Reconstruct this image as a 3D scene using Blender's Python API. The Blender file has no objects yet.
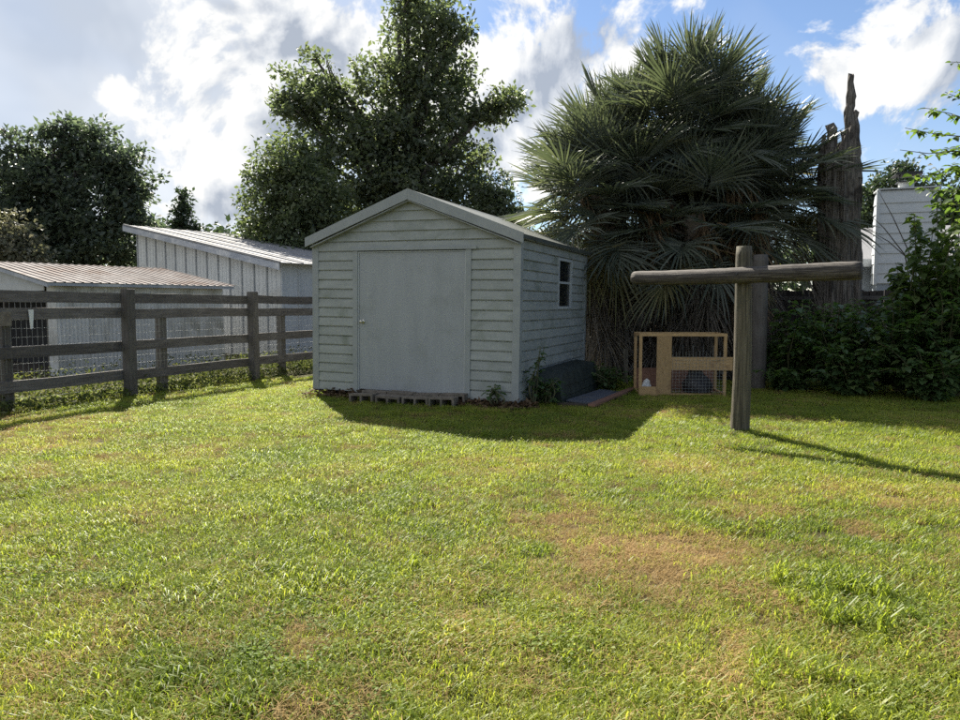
import bpy, math, random
import numpy as np
from mathutils import Vector, Matrix

random.seed(7)
rng = np.random.default_rng(11)
R = math.radians
S = bpy.context.scene
COL = S.collection

# ------------------------------------------------------------------ camera
CAM_H, FPX, PITCH = 1.45, 721.0, R(4.37)
cam = bpy.data.cameras.new('camera')
cam.sensor_width = 36.0
cam.lens = 36.0 * FPX / 960.0
cam.clip_start, cam.clip_end = 0.05, 3000
camo = bpy.data.objects.new('camera', cam)
camo.location = (0, 0, CAM_H)
camo.rotation_euler = (R(90) - PITCH, 0, 0)
COL.objects.link(camo)
S.camera = camo

# ------------------------------------------------------------------ sun and sky
SUN_AZ, SUN_EL = 21.0, 42.5          # degrees left of straight ahead, above the horizon
SUN_DIR = Vector((-math.sin(R(SUN_AZ)) * math.cos(R(SUN_EL)), math.cos(R(SUN_AZ)) * math.cos(R(SUN_EL)), math.sin(R(SUN_EL))))
sun = bpy.data.lights.new('sun', 'SUN')
sun.energy, sun.angle, sun.color = 5.0, R(0.55), (1.0, 0.94, 0.82)
suno = bpy.data.objects.new('sun', sun)
suno.rotation_euler = SUN_DIR.to_track_quat('Z', 'Y').to_euler()
COL.objects.link(suno)

S.view_settings.view_transform = 'Standard'
S.view_settings.look = 'None'
S.view_settings.gamma = 1.0
S.view_settings.exposure = 1.47
S.view_settings.use_curve_mapping = False
S.cycles.max_bounces = 6
S.cycles.diffuse_bounces = 3
S.cycles.transmission_bounces = 4
S.cycles.transparent_max_bounces = 12
S.cycles.use_denoising = False


class NT:
    """small helper that chains shader nodes"""
    def __init__(self, tree):
        self.t = tree
    def n(self, typ, **kw):
        nd = self.t.nodes.new(typ)
        for k, v in kw.items():
            if k.startswith('in_'):
                key = k[3:]
                key = int(key) if key.isdigit() else key.replace('_', ' ')
                self.set(nd.inputs[key], v)
            else:
                setattr(nd, k, v)
        return nd
    def set(self, sock, v):
        if isinstance(v, bpy.types.NodeSocket):
            self.t.links.new(v, sock)
        else:
            sock.default_value = v
    def math(self, op, a, b=0.0, c=None, clamp=False):
        nd = self.t.nodes.new('ShaderNodeMath'); nd.operation = op; nd.use_clamp = clamp
        self.set(nd.inputs[0], a); self.set(nd.inputs[1], b)
        if c is not None: self.set(nd.inputs[2], c)
        return nd.outputs[0]
    def vmath(self, op, a, b=None):
        nd = self.t.nodes.new('ShaderNodeVectorMath'); nd.operation = op
        self.set(nd.inputs[0], a)
        if b is not None: self.set(nd.inputs[1], b)
        return nd
    def noise(self, vec, scale, detail=4.0, rough=0.5, dist=0.0):
        nd = self.t.nodes.new('ShaderNodeTexNoise')
        if vec is not None: self.set(nd.inputs['Vector'], vec)
        nd.inputs['Scale'].default_value = scale; nd.inputs['Detail'].default_value = detail
        nd.inputs['Roughness'].default_value = rough; nd.inputs['Distortion'].default_value = dist
        return nd.outputs['Fac']
    def ramp(self, fac, stops):
        nd = self.t.nodes.new('ShaderNodeValToRGB')
        self.set(nd.inputs[0], fac)
        e = nd.color_ramp.elements
        while len(e) < len(stops): e.new(0.5)
        for i, (p, c) in enumerate(stops):
            e[i].position = p; e[i].color = (c[0], c[1], c[2], 1) if not isinstance(c, float) else (c, c, c, 1)
        return nd.outputs['Color']
    def smooth(self, v, a, b):
        nd = self.t.nodes.new('ShaderNodeMapRange'); nd.interpolation_type = 'SMOOTHSTEP'
        self.set(nd.inputs['Value'], v); nd.inputs['From Min'].default_value = a; nd.inputs['From Max'].default_value = b
        return nd.outputs['Result']
    def mix(self, fac, a, b, blend='MIX'):
        nd = self.t.nodes.new('ShaderNodeMix'); nd.data_type = 'RGBA'; nd.blend_type = blend
        self.set(nd.inputs[0], fac)
        for s, v in ((nd.inputs[6], a), (nd.inputs[7], b)):
            if isinstance(v, tuple): v = (v[0], v[1], v[2], 1)
            self.set(s, v)
        return nd.outputs[2]


world = bpy.data.worlds.new('World')
S.world = world
world.cycles.sampling_method = 'MANUAL'
world.cycles.sample_map_resolution = 512
world.use_nodes = True
w = NT(world.node_tree)
world.node_tree.nodes.clear()
sky = w.n('ShaderNodeTexSky', sky_type='NISHITA', sun_disc=False, sun_elevation=R(SUN_EL), sun_rotation=R(-SUN_AZ),
          air_density=1.0, dust_density=0.15, ozone_density=3.0, altitude=20)
tc = w.n('ShaderNodeTexCoord')
dirv = w.vmath('NORMALIZE', tc.outputs['Generated']).outputs[0]
sep = w.n('ShaderNodeSeparateXYZ', in_0=dirv)
# cumulus: a noise field over the whole sky, raised where the big heaps stand and lowered in the blue gaps
FX = 721.0
def sky_dir(px, py):
    a_, b_ = (px - 480) / FX, (360 - py) / FX
    return Vector((a_, math.cos(PITCH) + b_ * math.sin(PITCH), -math.sin(PITCH) + b_ * math.cos(PITCH))).normalized()
HEAPS = [(222, 95, 150, 1.0), (262, 150, 100, .7), (318, 28, 85, .8), (150, 112, 80, .5), (528, 85, 85, .9), (510, 135, 125, 1.0), (590, 28, 55, .8), (640, 80, 120, .6),
         (905, 35, 140, .5), (845, 120, 80, .4), (960, 80, 80, .4), (880, 195, 80, .7), (365, 28, 75, -1.0), (470, 15, 70, -.7), (560, 15, 50, -.6), (750, 15, 110, -.9), (905, 130, 80, -.9)]
heap = 0.0
for hx, hy, hr, hw_ in HEAPS:
    dv_ = w.vmath('DISTANCE', dirv, tuple(sky_dir(hx, hy))).outputs['Value']
    heap = w.math('MULTIPLY_ADD', w.smooth(dv_, hr / FX, 0.0), hw_, heap)
heap = w.math('MINIMUM', heap, 1.15)
sd = SUN_DIR * 0.028
def cdens(off, det):
    p_ = w.vmath('ADD', dirv, off).outputs[0]
    return w.noise(p_, 6.2, det, 0.62, 0.30)
d1, d2 = cdens((3.1, 0.4, 1.7), 7.0), cdens((3.1 + sd.x, 0.4 + sd.y, 1.7 + sd.z), 3.0)
bigv = w.noise(dirv, 1.8, 1.0, 0.5)
dd = w.math('ADD', d1, w.math('MULTIPLY', heap, 0.125))
dd = w.math('ADD', dd, w.math('MULTIPLY_ADD', bigv, 0.20, -0.11))
mask = w.smooth(dd, 0.530, 0.612)
core = w.smooth(dd, 0.56, 0.80)
rel = w.math('MULTIPLY_ADD', w.math('SUBTRACT', d1, d2), 4.2, 0.86)
lum = w.math('SUBTRACT', rel, w.math('MULTIPLY', core, 0.20))
lum = w.math('MINIMUM', w.math('MAXIMUM', lum, 0.40), 1.0)
ccol = w.ramp(lum, [(0.40, (0.42, 0.47, 0.56)), (0.70, (0.74, 0.77, 0.82)), (0.95, (1.0, 0.995, 0.98))])
ccol = w.mix(1.0, ccol, (0.39, 0.39, 0.386), 'MULTIPLY')
# a thin grey-white sheet of high cloud spreads over the left, thinning to the right
sheet = w.math('ADD', w.smooth(sep.outputs['X'], 0.22, -0.42), w.math('MULTIPLY_ADD', w.noise(dirv, 2.6, 3.0, 0.55, 0.5), 1.5, -0.80), clamp=True)
scol = w.ramp(w.noise(dirv, 3.6, 4.0, 0.55, 0.6), [(0.33, (0.215, 0.235, 0.265)), (0.66, (0.36, 0.372, 0.388))])
skyc = w.mix(1.0, sky.outputs['Color'], (0.050, 0.049, 0.050), 'MULTIPLY')
allc = w.mix(w.math('MULTIPLY', sheet, 0.93), skyc, scol)
allc = w.mix(w.math('MULTIPLY', mask, 0.96), allc, ccol)
bg = w.n('ShaderNodeBackground', in_Color=allc, in_Strength=1.0)
wo = w.n('ShaderNodeOutputWorld', in_Surface=bg.outputs[0])

# ------------------------------------------------------------------ helpers
def at(px, py, Y):
    """world point at distance Y ahead of the camera seen at photo pixel (px, py)"""
    a, b = (px - 480) / FPX, (360 - py) / FPX
    c, s = math.cos(PITCH), math.sin(PITCH)
    r = Vector((a, c + b * s, -s + b * c))
    return Vector((0, 0, CAM_H)) + r * (Y / r.y)


def tag(o, label=None, cat=None, group=None, kind=None):
    if label: o['label'] = label
    if cat: o['category'] = cat
    if group: o['group'] = group
    if kind: o['kind'] = kind
    return o


def thing(name, label, cat, loc=(0, 0, 0), rz=0.0, group=None):
    o = bpy.data.objects.new(name, None)
    o.empty_display_size = 0.2
    COL.objects.link(o)
    o.location = loc
    o.rotation_euler = (0, 0, rz)
    return tag(o, label, cat, group)


def link(name, me, parent=None, loc=None, rot=None, scale=None):
    o = bpy.data.objects.new(name, me)
    COL.objects.link(o)
    if parent is not None: o.parent = parent
    if loc is not None: o.location = loc
    if rot is not None: o.rotation_euler = rot
    if scale is not None: o.scale = scale
    return o


class MB:
    def __init__(self):
        self.v, self.f = [], []
    def add(self, vs, fs):
        k = len(self.v)
        self.v += [tuple(p) for p in vs]
        self.f += [tuple(i + k for i in f) for f in fs]
        return self
    def box(self, x0, x1, y0, y1, z0, z1, M=None):
        vs = [Vector((x, y, z)) for z in (z0, z1) for y in (y0, y1) for x in (x0, x1)]
        if M is not None: vs = [M @ p for p in vs]
        return self.add(vs, [(0, 2, 3, 1), (4, 5, 7, 6), (0, 1, 5, 4), (2, 6, 7, 3), (0, 4, 6, 2), (1, 3, 7, 5)])
    def prism(self, poly, fn):
        """poly: list of 2D points; fn(p, side) -> 3D point for side 0/1"""
        n = len(poly)
        vs = [fn(p, 0) for p in poly] + [fn(p, 1) for p in poly]
        fs = [tuple(range(n))[::-1], tuple(range(n, 2 * n))] + [(i, (i + 1) % n, n + (i + 1) % n, n + i) for i in range(n)]
        return self.add(vs, fs)
    def tube(self, pts, rads, n=8, jitter=0.0, cap=True):
        pts = [Vector(p) for p in pts]
        rings = []
        ref = Vector((0.31, 0.77, 0.56))
        for i, p in enumerate(pts):
            t = (pts[min(i + 1, len(pts) - 1)] - pts[max(i - 1, 0)]).normalized()
            a = t.cross(ref)
            if a.length < 0.05: a = t.cross(Vector((1, 0, 0)))
            a.normalize(); b = t.cross(a)
            rings.append([p + (a * math.cos(2 * math.pi * k / n) + b * math.sin(2 * math.pi * k / n)) * rads[i] * (1 + random.uniform(-jitter, jitter)) for k in range(n)])
        vs = [q for r in rings for q in r]
        fs = [(i * n + k, i * n + (k + 1) % n, (i + 1) * n + (k + 1) % n, (i + 1) * n + k) for i in range(len(pts) - 1) for k in range(n)]
        if cap:
            fs += [tuple(range(n))[::-1], tuple((len(pts) - 1) * n + k for k in range(n))]
        return self.add(vs, fs)
    def mesh(self, name, mat, smooth=False):
        me = bpy.data.meshes.new(name)
        me.from_pydata(self.v, [], self.f)
        if mat is not None: me.materials.append(mat)
        if smooth: me.polygons.foreach_set('use_smooth', [True] * len(me.polygons))
        me.update()
        return me
    def build(self, name, mat, parent=None, smooth=False, **kw):
        return link(name, self.mesh(name, mat, smooth), parent, **kw)


def np_mesh(name, V, F, mat, smooth=False):
    """V (n,3), F (m,k) arrays"""
    me = bpy.data.meshes.new(name)
    V = np.asarray(V, dtype=np.float32); F = np.asarray(F, dtype=np.int32)
    k = F.shape[1]
    me.vertices.add(len(V)); me.vertices.foreach_set('co', V.ravel())
    me.loops.add(F.size); me.loops.foreach_set('vertex_index', F.ravel())
    me.polygons.add(len(F)); me.polygons.foreach_set('loop_start', np.arange(len(F), dtype=np.int32) * k)
    if smooth: me.polygons.foreach_set('use_smooth', np.ones(len(F), dtype=bool))
    me.materials.append(mat)
    me.update(calc_edges=True)
    me.validate()
    return me


def vnoise(x, y, seed=0):
    xi, yi = np.floor(x).astype(np.int64), np.floor(y).astype(np.int64)
    fx, fy = x - xi, y - yi
    fx, fy = fx * fx * (3 - 2 * fx), fy * fy * (3 - 2 * fy)
    def h(a, b):
        n = (a * 374761393 + b * 668265263 + seed * 1442695041) & 0x7fffffff
        n = ((n ^ (n >> 13)) * 1274126177) & 0x7fffffff
        return ((n ^ (n >> 16)) & 0xffff) / 65535.0
    return (h(xi, yi) * (1 - fx) + h(xi + 1, yi) * fx) * (1 - fy) + (h(xi, yi + 1) * (1 - fx) + h(xi + 1, yi + 1) * fx) * fy


def fbm(x, y, seed=0, oct=4):
    s, a, t = 0, 1.0, 0
    for i in range(oct):
        s = s + a * vnoise(x * 2 ** i, y * 2 ** i, seed + i); t += a; a *= 0.5
    return s / t


# ------------------------------------------------------------------ materials
def newmat(name):
    m = bpy.data.materials.new(name)
    m.use_nodes = True
    m.node_tree.nodes.clear()
    t = NT(m.node_tree)
    return m, t


def finish(t, shader):
    t.n('ShaderNodeOutputMaterial', in_Surface=shader)


def objrand(t):
    return t.n('ShaderNodeObjectInfo').outputs['Random']


def mat_plain(name, c1, c2, scale=6.0, rough=0.6, stretch=(1, 1, 1), bump=0.0, bscale=40.0, metallic=0.0, dirt=None, dirt_scale=2.0, dirt_lo=0.5, dirt_hi=0.75, var=0.0, spec=0.4, lo=0.3, hi=0.7):
    m, t = newmat(name)
    tcn = t.n('ShaderNodeTexCoord')
    vec = t.n('ShaderNodeMapping', in_0=tcn.outputs['Object'], in_3=stretch).outputs[0]
    rnd = objrand(t)
    off = t.n('ShaderNodeCombineXYZ', in_0=t.math('MULTIPLY', rnd, 31.0), in_1=t.math('MULTIPLY', rnd, 17.0), in_2=t.math('MULTIPLY', rnd, 7.0)).outputs[0]
    vec = t.vmath('ADD', vec, off).outputs[0]
    f = t.noise(vec, scale, 6, 0.6)
    col = t.ramp(f, [(lo, c1), (hi, c2)])
    if dirt:
        dv = t.vmath('ADD', tcn.outputs['Object'], off).outputs[0]
        df = t.smooth(t.noise(dv, dirt_scale, 8, 0.65, 0.4), dirt_lo, dirt_hi)
        col = t.mix(df, col, dirt)
    if var:
        k = t.math('MULTIPLY_ADD', rnd, var * 2, 1 - var)
        kk = t.n('ShaderNodeCombineXYZ', in_0=k, in_1=k, in_2=k).outputs[0]
        col = t.mix(1.0, col, kk, 'MULTIPLY')
    p = t.n('ShaderNodeBsdfPrincipled', in_Base_Color=col, in_Roughness=rough, in_Metallic=metallic)
    p.inputs['Specular IOR Level'].default_value = spec
    if bump:
        bn = t.n('ShaderNodeBump', in_Strength=bump, in_Distance=0.01, in_Height=t.noise(vec, bscale, 5, 0.6))
        t.set(p.inputs['Normal'], bn.outputs[0])
    finish(t, p.outputs[0])
    return m


def mat_leaf(name, cols, trans, tfac=0.35, rough=0.45, spec=0.35, inst=False):
    """cols: ramp stops over a random number per leaf; trans multiplies the colour that shines through"""
    m, t = newmat(name)
    if inst:
        f = t.n('ShaderNodeAttribute', attribute_type='INSTANCER', attribute_name='tint').outputs['Fac']
        isl = t.n('ShaderNodeNewGeometry').outputs['Random Per Island']
        f = t.math('ADD', f, t.math('MULTIPLY_ADD', isl, 0.30, -0.15), clamp=True)
    else:
        isl = t.n('ShaderNodeNewGeometry').outputs['Random Per Island']
        tcn = t.n('ShaderNodeTexCoord')
        f = t.math('ADD', t.math('MULTIPLY', isl, 0.6), t.math('MULTIPLY', t.noise(tcn.outputs['Object'], 0.9, 2), 0.4))
    col = t.ramp(f, cols)
    p = t.n('ShaderNodeBsdfPrincipled', in_Base_Color=col, in_Roughness=rough)
    p.inputs['Specular IOR Level'].default_value = spec
    tr = t.n('ShaderNodeBsdfTranslucent', in_Color=t.mix(1.0, col, trans, 'MULTIPLY'))
    mx = t.n('ShaderNodeMixShader', in_0=tfac, in_1=p.outputs[0], in_2=tr.outputs[0])
    finish(t, mx.outputs[0])
    return m


M = {}
M['siding'] = mat_plain('shed_siding', (0.265, 0.282, 0.270), (0.33, 0.345, 0.328), 3.0, 0.55, (1, 1, 5), 0.15, 60, dirt=(0.18, 0.20, 0.165), dirt_scale=1.7, dirt_lo=0.46, dirt_hi=0.74, var=0.05)
M['trim'] = mat_plain('shed_trim', (0.245, 0.262, 0.262), (0.30, 0.318, 0.316), 5.0, 0.5, (1, 1, 1), 0.1, 50, dirt=(0.21, 0.24, 0.22), dirt_scale=2.2, dirt_lo=0.52, dirt_hi=0.85, var=0.03)
M['door'] = mat_plain('shed_door', (0.275, 0.292, 0.302), (0.32, 0.337, 0.346), 2.0, 0.5, (3, 3, .35), 0.05, 30, dirt=(0.25, 0.265, 0.262), dirt_scale=2.6, dirt_lo=0.48, dirt_hi=0.78)
M['roofmetal'] = mat_plain('shed_roof', (0.05, 0.058, 0.05), (0.09, 0.098, 0.088), 4.0, 0.5, bump=0.1)
M['dark'] = mat_plain('interior_shade', (0.012, 0.012, 0.014), (0.03, 0.03, 0.03), 5, 0.9)  # near-black colour standing in for shade inside the low shed
M['window_white'] = mat_plain('window_white', (0.36, 0.38, 0.39), (0.46, 0.48, 0.48), 8, 0.45)
M['knob'] = mat_plain('knob_metal', (0.5, 0.48, 0.42), (0.6, 0.58, 0.5), 10, 0.3, metallic=0.9)
M['skid'] = mat_plain('dark_timber', (0.035, 0.028, 0.02), (0.07, 0.055, 0.04), 8, 0.85)
M['concrete'] = mat_plain('concrete', (0.115, 0.095, 0.075), (0.215, 0.185, 0.15), 9, 0.9, bump=0.5, bscale=70, dirt=(0.10, 0.10, 0.07), dirt_scale=5, dirt_lo=0.5, dirt_hi=0.72, var=0.12)
M['fence'] = mat_plain('weathered_fence', (0.070, 0.060, 0.055), (0.150, 0.135, 0.125), 5, 0.85, (0.6, 6, 6), 0.6, 22, dirt=(0.195, 0.178, 0.168), dirt_scale=3, dirt_lo=0.5, dirt_hi=0.8, var=0.22)
M['fencepost'] = mat_plain('weathered_post', (0.060, 0.052, 0.046), (0.125, 0.113, 0.102), 5, 0.85, (6, 6, 0.6), 0.6, 22, dirt=(0.12, 0.115, 0.105), dirt_scale=3, dirt_lo=0.5, dirt_hi=0.8, var=0.2)
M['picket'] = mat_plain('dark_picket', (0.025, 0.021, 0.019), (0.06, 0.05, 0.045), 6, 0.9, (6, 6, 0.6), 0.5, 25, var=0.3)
M['wire'] = mat_plain('galvanised_wire', (0.25, 0.26, 0.27), (0.35, 0.36, 0.37), 20, 0.45, metallic=0.7)
M['log'] = mat_plain('grey_log', (0.026, 0.021, 0.018), (0.118, 0.104, 0.09), 9, 0.85, (0.22, 9, 9), 1.0, 14, lo=0.40, hi=0.62, dirt=(0.03, 0.026, 0.023), dirt_scale=3.5, dirt_lo=0.5, dirt_hi=0.7)
M['logpost'] = mat_plain('tan_post', (0.045, 0.038, 0.027), (0.155, 0.135, 0.095), 9, 0.85, (9, 9, 0.22), 1.0, 14, lo=0.38, hi=0.62, dirt=(0.05, 0.053, 0.034), dirt_scale=2.5, dirt_lo=0.48, dirt_hi=0.72)
M['wood'] = mat_plain('new_pine', (0.31, 0.195, 0.085), (0.45, 0.30, 0.145), 7, 0.65, (1.2, 9, 9), 0.3, 30, dirt=(0.18, 0.105, 0.05), dirt_scale=5, dirt_lo=0.55, dirt_hi=0.75, var=0.15)
M['woodv'] = mat_plain('new_pine_upright', (0.31, 0.195, 0.085), (0.45, 0.30, 0.145), 7, 0.65, (9, 9, 1.2), 0.3, 30, dirt=(0.18, 0.105, 0.05), dirt_scale=5, dirt_lo=0.55, dirt_hi=0.75, var=0.15)
M['redwood'] = mat_plain('red_brown_board', (0.15, 0.075, 0.05), (0.24, 0.13, 0.09), 7, 0.8, (1, 8, 8), 0.3, 30)
M['whitemetal'] = mat_plain('white_sheet_metal', (0.44, 0.46, 0.47), (0.54, 0.555, 0.56), 4, 0.5, (5, 5, .5), 0.05, 30, dirt=(0.33, 0.33, 0.315), dirt_scale=1.5, dirt_lo=0.5, dirt_hi=0.8, var=0.05)
M['oldmetal'] = mat_plain('old_corrugated', (0.46, 0.46, 0.445), (0.62, 0.615, 0.59), 3, 0.55, (4, 4, .4), 0.05, 30, dirt=(0.28, 0.27, 0.23), dirt_scale=1.2, dirt_lo=0.45, dirt_hi=0.72, var=0.06)
M['rustroof'] = mat_plain('rusty_roof_sheet', (0.15, 0.128, 0.12), (0.30, 0.275, 0.262), 3, 0.85, (1, 4, 1), 0.1, 30, spec=0.1, dirt=(0.13, 0.085, 0.066), dirt_scale=1.1, dirt_lo=0.45, dirt_hi=0.72, var=0.1)
M['barnroof'] = mat_plain('pale_roof_sheet', (0.25, 0.25, 0.255), (0.33, 0.33, 0.335), 3, 0.8, (1, 4, 1), 0.05, 30, spec=0.15, dirt=(0.16, 0.145, 0.13), dirt_scale=1.4, dirt_lo=0.5, dirt_hi=0.75, var=0.08)
M['fascia'] = mat_plain('grey_fascia', (0.26, 0.29, 0.34), (0.40, 0.42, 0.46), 3, 0.6, (.6, 4, 4), 0.1, 30, dirt=(0.55, 0.56, 0.57), dirt_scale=1.2, dirt_lo=0.5, dirt_hi=0.7)
M['clap'] = mat_plain('white_clapboard', (0.48, 0.51, 0.54), (0.58, 0.60, 0.62), 4, 0.5, (1, 1, 4), 0.05, 30, var=0.03)
M['bluebase'] = mat_plain('blue_grey_base', (0.24, 0.28, 0.33), (0.32, 0.36, 0.41), 4, 0.7)
M['shingle'] = mat_plain('grey_shingles', (0.13, 0.13, 0.14), (0.24, 0.24, 0.25), 22, 0.9, (1, 3, 1), 0.4, 60)
M['ribgrey'] = mat_plain('shaded_rib', (0.22, 0.235, 0.25), (0.34, 0.355, 0.37), 4, 0.6, (5, 5, .5), dirt=(0.42, 0.43, 0.43), dirt_scale=1.2, dirt_lo=0.52, dirt_hi=0.7)  # greyer than the panels, painting the shadow lines between the barn boards
M['black'] = mat_plain('black_metal', (0.02, 0.02, 0.022), (0.05, 0.05, 0.05), 8, 0.5, metallic=0.3)
M['bark'] = mat_plain('oak_bark', (0.06, 0.05, 0.042), (0.14, 0.12, 0.105), 5, 0.95, (4, 4, .6), 0.9, 12)
M['deadwood'] = mat_plain('dead_wood', (0.042, 0.037, 0.033), (0.20, 0.178, 0.158), 6, 0.95, (7, 7, .35), 1.0, 9, lo=.38, hi=.62, dirt=(0.03, 0.025, 0.022), dirt_scale=2.0, dirt_lo=0.5, dirt_hi=0.7)
M['palmbark'] = mat_plain('palm_bark', (0.07, 0.055, 0.042), (0.17, 0.14, 0.11), 8, 0.95, (3, 3, 2), 0.9, 14)
M['stem'] = mat_plain('green_stem', (0.06, 0.07, 0.03), (0.12, 0.11, 0.06), 10, 0.7)
M['darkplastic'] = mat_plain('dark_green_plastic', (0.015, 0.021, 0.018), (0.030, 0.039, 0.033), 4, 0.6, dirt=(0.05, 0.055, 0.045), dirt_scale=2.5, dirt_lo=0.55, dirt_hi=0.8)
M['tarp'] = mat_plain('blue_grey_board', (0.055, 0.063, 0.08), (0.09, 0.10, 0.12), 4, 0.85, dirt=(0.10, 0.09, 0.07), dirt_scale=3, dirt_lo=0.5, dirt_hi=0.75)
M['sack'] = mat_plain('dark_sack', (0.012, 0.011, 0.013), (0.035, 0.03, 0.032), 6, 0.6)
M['whiteplastic'] = mat_plain('white_plastic', (0.66, 0.66, 0.64), (0.76, 0.76, 0.74), 8, 0.4)

M['oak'] = mat_leaf('oak_leaves', [(0.15, (0.062, 0.080, 0.050)), (0.5, (0.098, 0.116, 0.074)), (0.85, (0.155, 0.168, 0.110))], (1.9, 2.1, 1.2), 0.42, 0.45, 0.5)
M['oak2'] = mat_leaf('grey_oak_leaves', [(0.15, (0.050, 0.066, 0.046)), (0.5, (0.076, 0.096, 0.066)), (0.85, (0.125, 0.140, 0.100))], (1.7, 1.9, 1.4), 0.42, 0.45, 0.5)
M['bright'] = mat_leaf('bright_leaves', [(0.15, (0.050, 0.082, 0.028)), (0.5, (0.08, 0.12, 0.040)), (0.85, (0.13, 0.17, 0.055))], (2.0, 2.2, 0.9), 0.42, 0.4, 0.4)
M['oakmid'] = mat_leaf('mid_green_leaves', [(0.15, (0.065, 0.085, 0.046)), (0.5, (0.100, 0.122, 0.066)), (0.85, (0.155, 0.172, 0.095))], (1.6, 1.8, 1.0), 0.38, 0.45, 0.4)
M['far'] = mat_leaf('far_leaves', [(0.15, (0.040, 0.058, 0.034)), (0.5, (0.06, 0.085, 0.048)), (0.85, (0.09, 0.11, 0.065))], (1.2, 1.4, 0.9), 0.25, 0.5, 0.3)
M['pale'] = mat_leaf('pale_leaves', [(0.15, (0.09, 0.10, 0.06)), (0.5, (0.16, 0.16, 0.11)), (0.85, (0.28, 0.26, 0.20))], (1.2, 1.2, 0.9), 0.3, 0.5, 0.3)
M['shrub'] = mat_leaf('shrub_leaves', [(0.15, (0.045, 0.080, 0.032)), (0.5, (0.07, 0.115, 0.045)), (0.85, (0.12, 0.16, 0.06))], (1.8, 2.2, 0.8), 0.38, 0.35, 0.5)
M['weed'] = mat_leaf('weed_leaves', [(0.15, (0.06, 0.080, 0.030)), (0.5, (0.105, 0.125, 0.045)), (0.75, (0.165, 0.165, 0.075)), (0.95, (0.26, 0.225, 0.13))], (1.4, 1.5, 0.8), 0.30, 0.7, 0.1)
M['litter'] = mat_leaf('dead_leaves', [(0.15, (0.06, 0.038, 0.024)), (0.5, (0.12, 0.078, 0.046)), (0.85, (0.20, 0.14, 0.085))], (1.2, 1.0, 0.8), 0.2, 0.8, 0.2)
M['frond'] = mat_leaf('palm_frond', [(0.15, (0.052, 0.066, 0.052)), (0.5, (0.086, 0.102, 0.077)), (0.85, (0.155, 0.165, 0.125))], (1.5, 1.6, 0.9), 0.28, 0.46, 0.5)
M['frond_yellow'] = mat_leaf('yellowing_frond', [(0.15, (0.09, 0.10, 0.04)), (0.5, (0.17, 0.16, 0.07)), (0.85, (0.27, 0.23, 0.12))], (1.4, 1.4, 0.9), 0.32, 0.4, 0.45)
M['frond_dead'] = mat_leaf('dead_frond', [(0.15, (0.075, 0.063, 0.050)), (0.5, (0.145, 0.125, 0.102)), (0.85, (0.27, 0.24, 0.20))], (1.1, 1.0, 0.9), 0.25, 0.5, 0.5)
M['seed'] = mat_leaf('seed_stalk', [(0.15, (0.08, 0.05, 0.028)), (0.5, (0.15, 0.10, 0.055)), (0.85, (0.24, 0.17, 0.10))], (1.2, 1.0, 0.8), 0.2, 0.7, 0.2)
M['grass'] = mat_leaf('grass_blades', [(0.0, (0.115, 0.165, 0.028)), (0.30, (0.205, 0.250, 0.042)), (0.6, (0.285, 0.305, 0.065)), (0.8, (0.35, 0.32, 0.115)), (1.0, (0.42, 0.34, 0.19))], (2.0, 1.95, 1.0), 0.50, 0.48, 0.30, inst=True)
M['thatch'] = mat_leaf('dry_thatch', [(0.0, (0.20, 0.155, 0.055)), (0.5, (0.37, 0.26, 0.115)), (1.0, (0.52, 0.36, 0.18))], (1.3, 1.2, 0.9), 0.3, 0.8, 0.15, inst=True)
M['clover'] = mat_leaf('clover_leaves', [(0.0, (0.11, 0.165, 0.030)), (0.5, (0.19, 0.24, 0.045)), (1.0, (0.28, 0.29, 0.085))], (1.9, 1.9, 0.9), 0.45, 0.55, 0.15, inst=True)

m, t = newmat('window_glass')
p = t.n('ShaderNodeBsdfPrincipled', in_Base_Color=(0.02, 0.022, 0.025, 1), in_Roughness=0.06)
tr = t.n('ShaderNodeBsdfTransparent')
finish(t, t.n('ShaderNodeMixShader', in_0=0.45, in_1=p.outputs[0], in_2=tr.outputs[0]).outputs[0])
M['glass'] = m

m, t = newmat('lawn_soil')
tcn = t.n('ShaderNodeTexCoord')
o_ = tcn.outputs['Object']
dry = t.n('ShaderNodeAttribute', attribute_name='dry').outputs['Fac']
fine = t.noise(o_, 28, 6, 0.65)
mid = t.noise(o_, 1.1, 5, 0.6)
green = t.ramp(fine, [(0.3, (0.028, 0.028, 0.012)), (0.7, (0.085, 0.078, 0.032))])
brown = t.ramp(fine, [(0.3, (0.06, 0.042, 0.025)), (0.7, (0.19, 0.135, 0.08))])
fac = t.math('ADD', dry, t.math('MULTIPLY_ADD', mid, 0.9, -0.45), clamp=True)
p = t.n('ShaderNodeBsdfPrincipled', in_Base_Color=t.mix(fac, green, brown), in_Roughness=0.95)
p.inputs['Specular IOR Level'].default_value = 0.1
bn = t.n('ShaderNodeBump', in_Strength=0.8, in_Distance=0.03, in_Height=fine)
t.set(p.inputs['Normal'], bn.outputs[0])
finish(t, p.outputs[0])
M['ground'] = m

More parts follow.
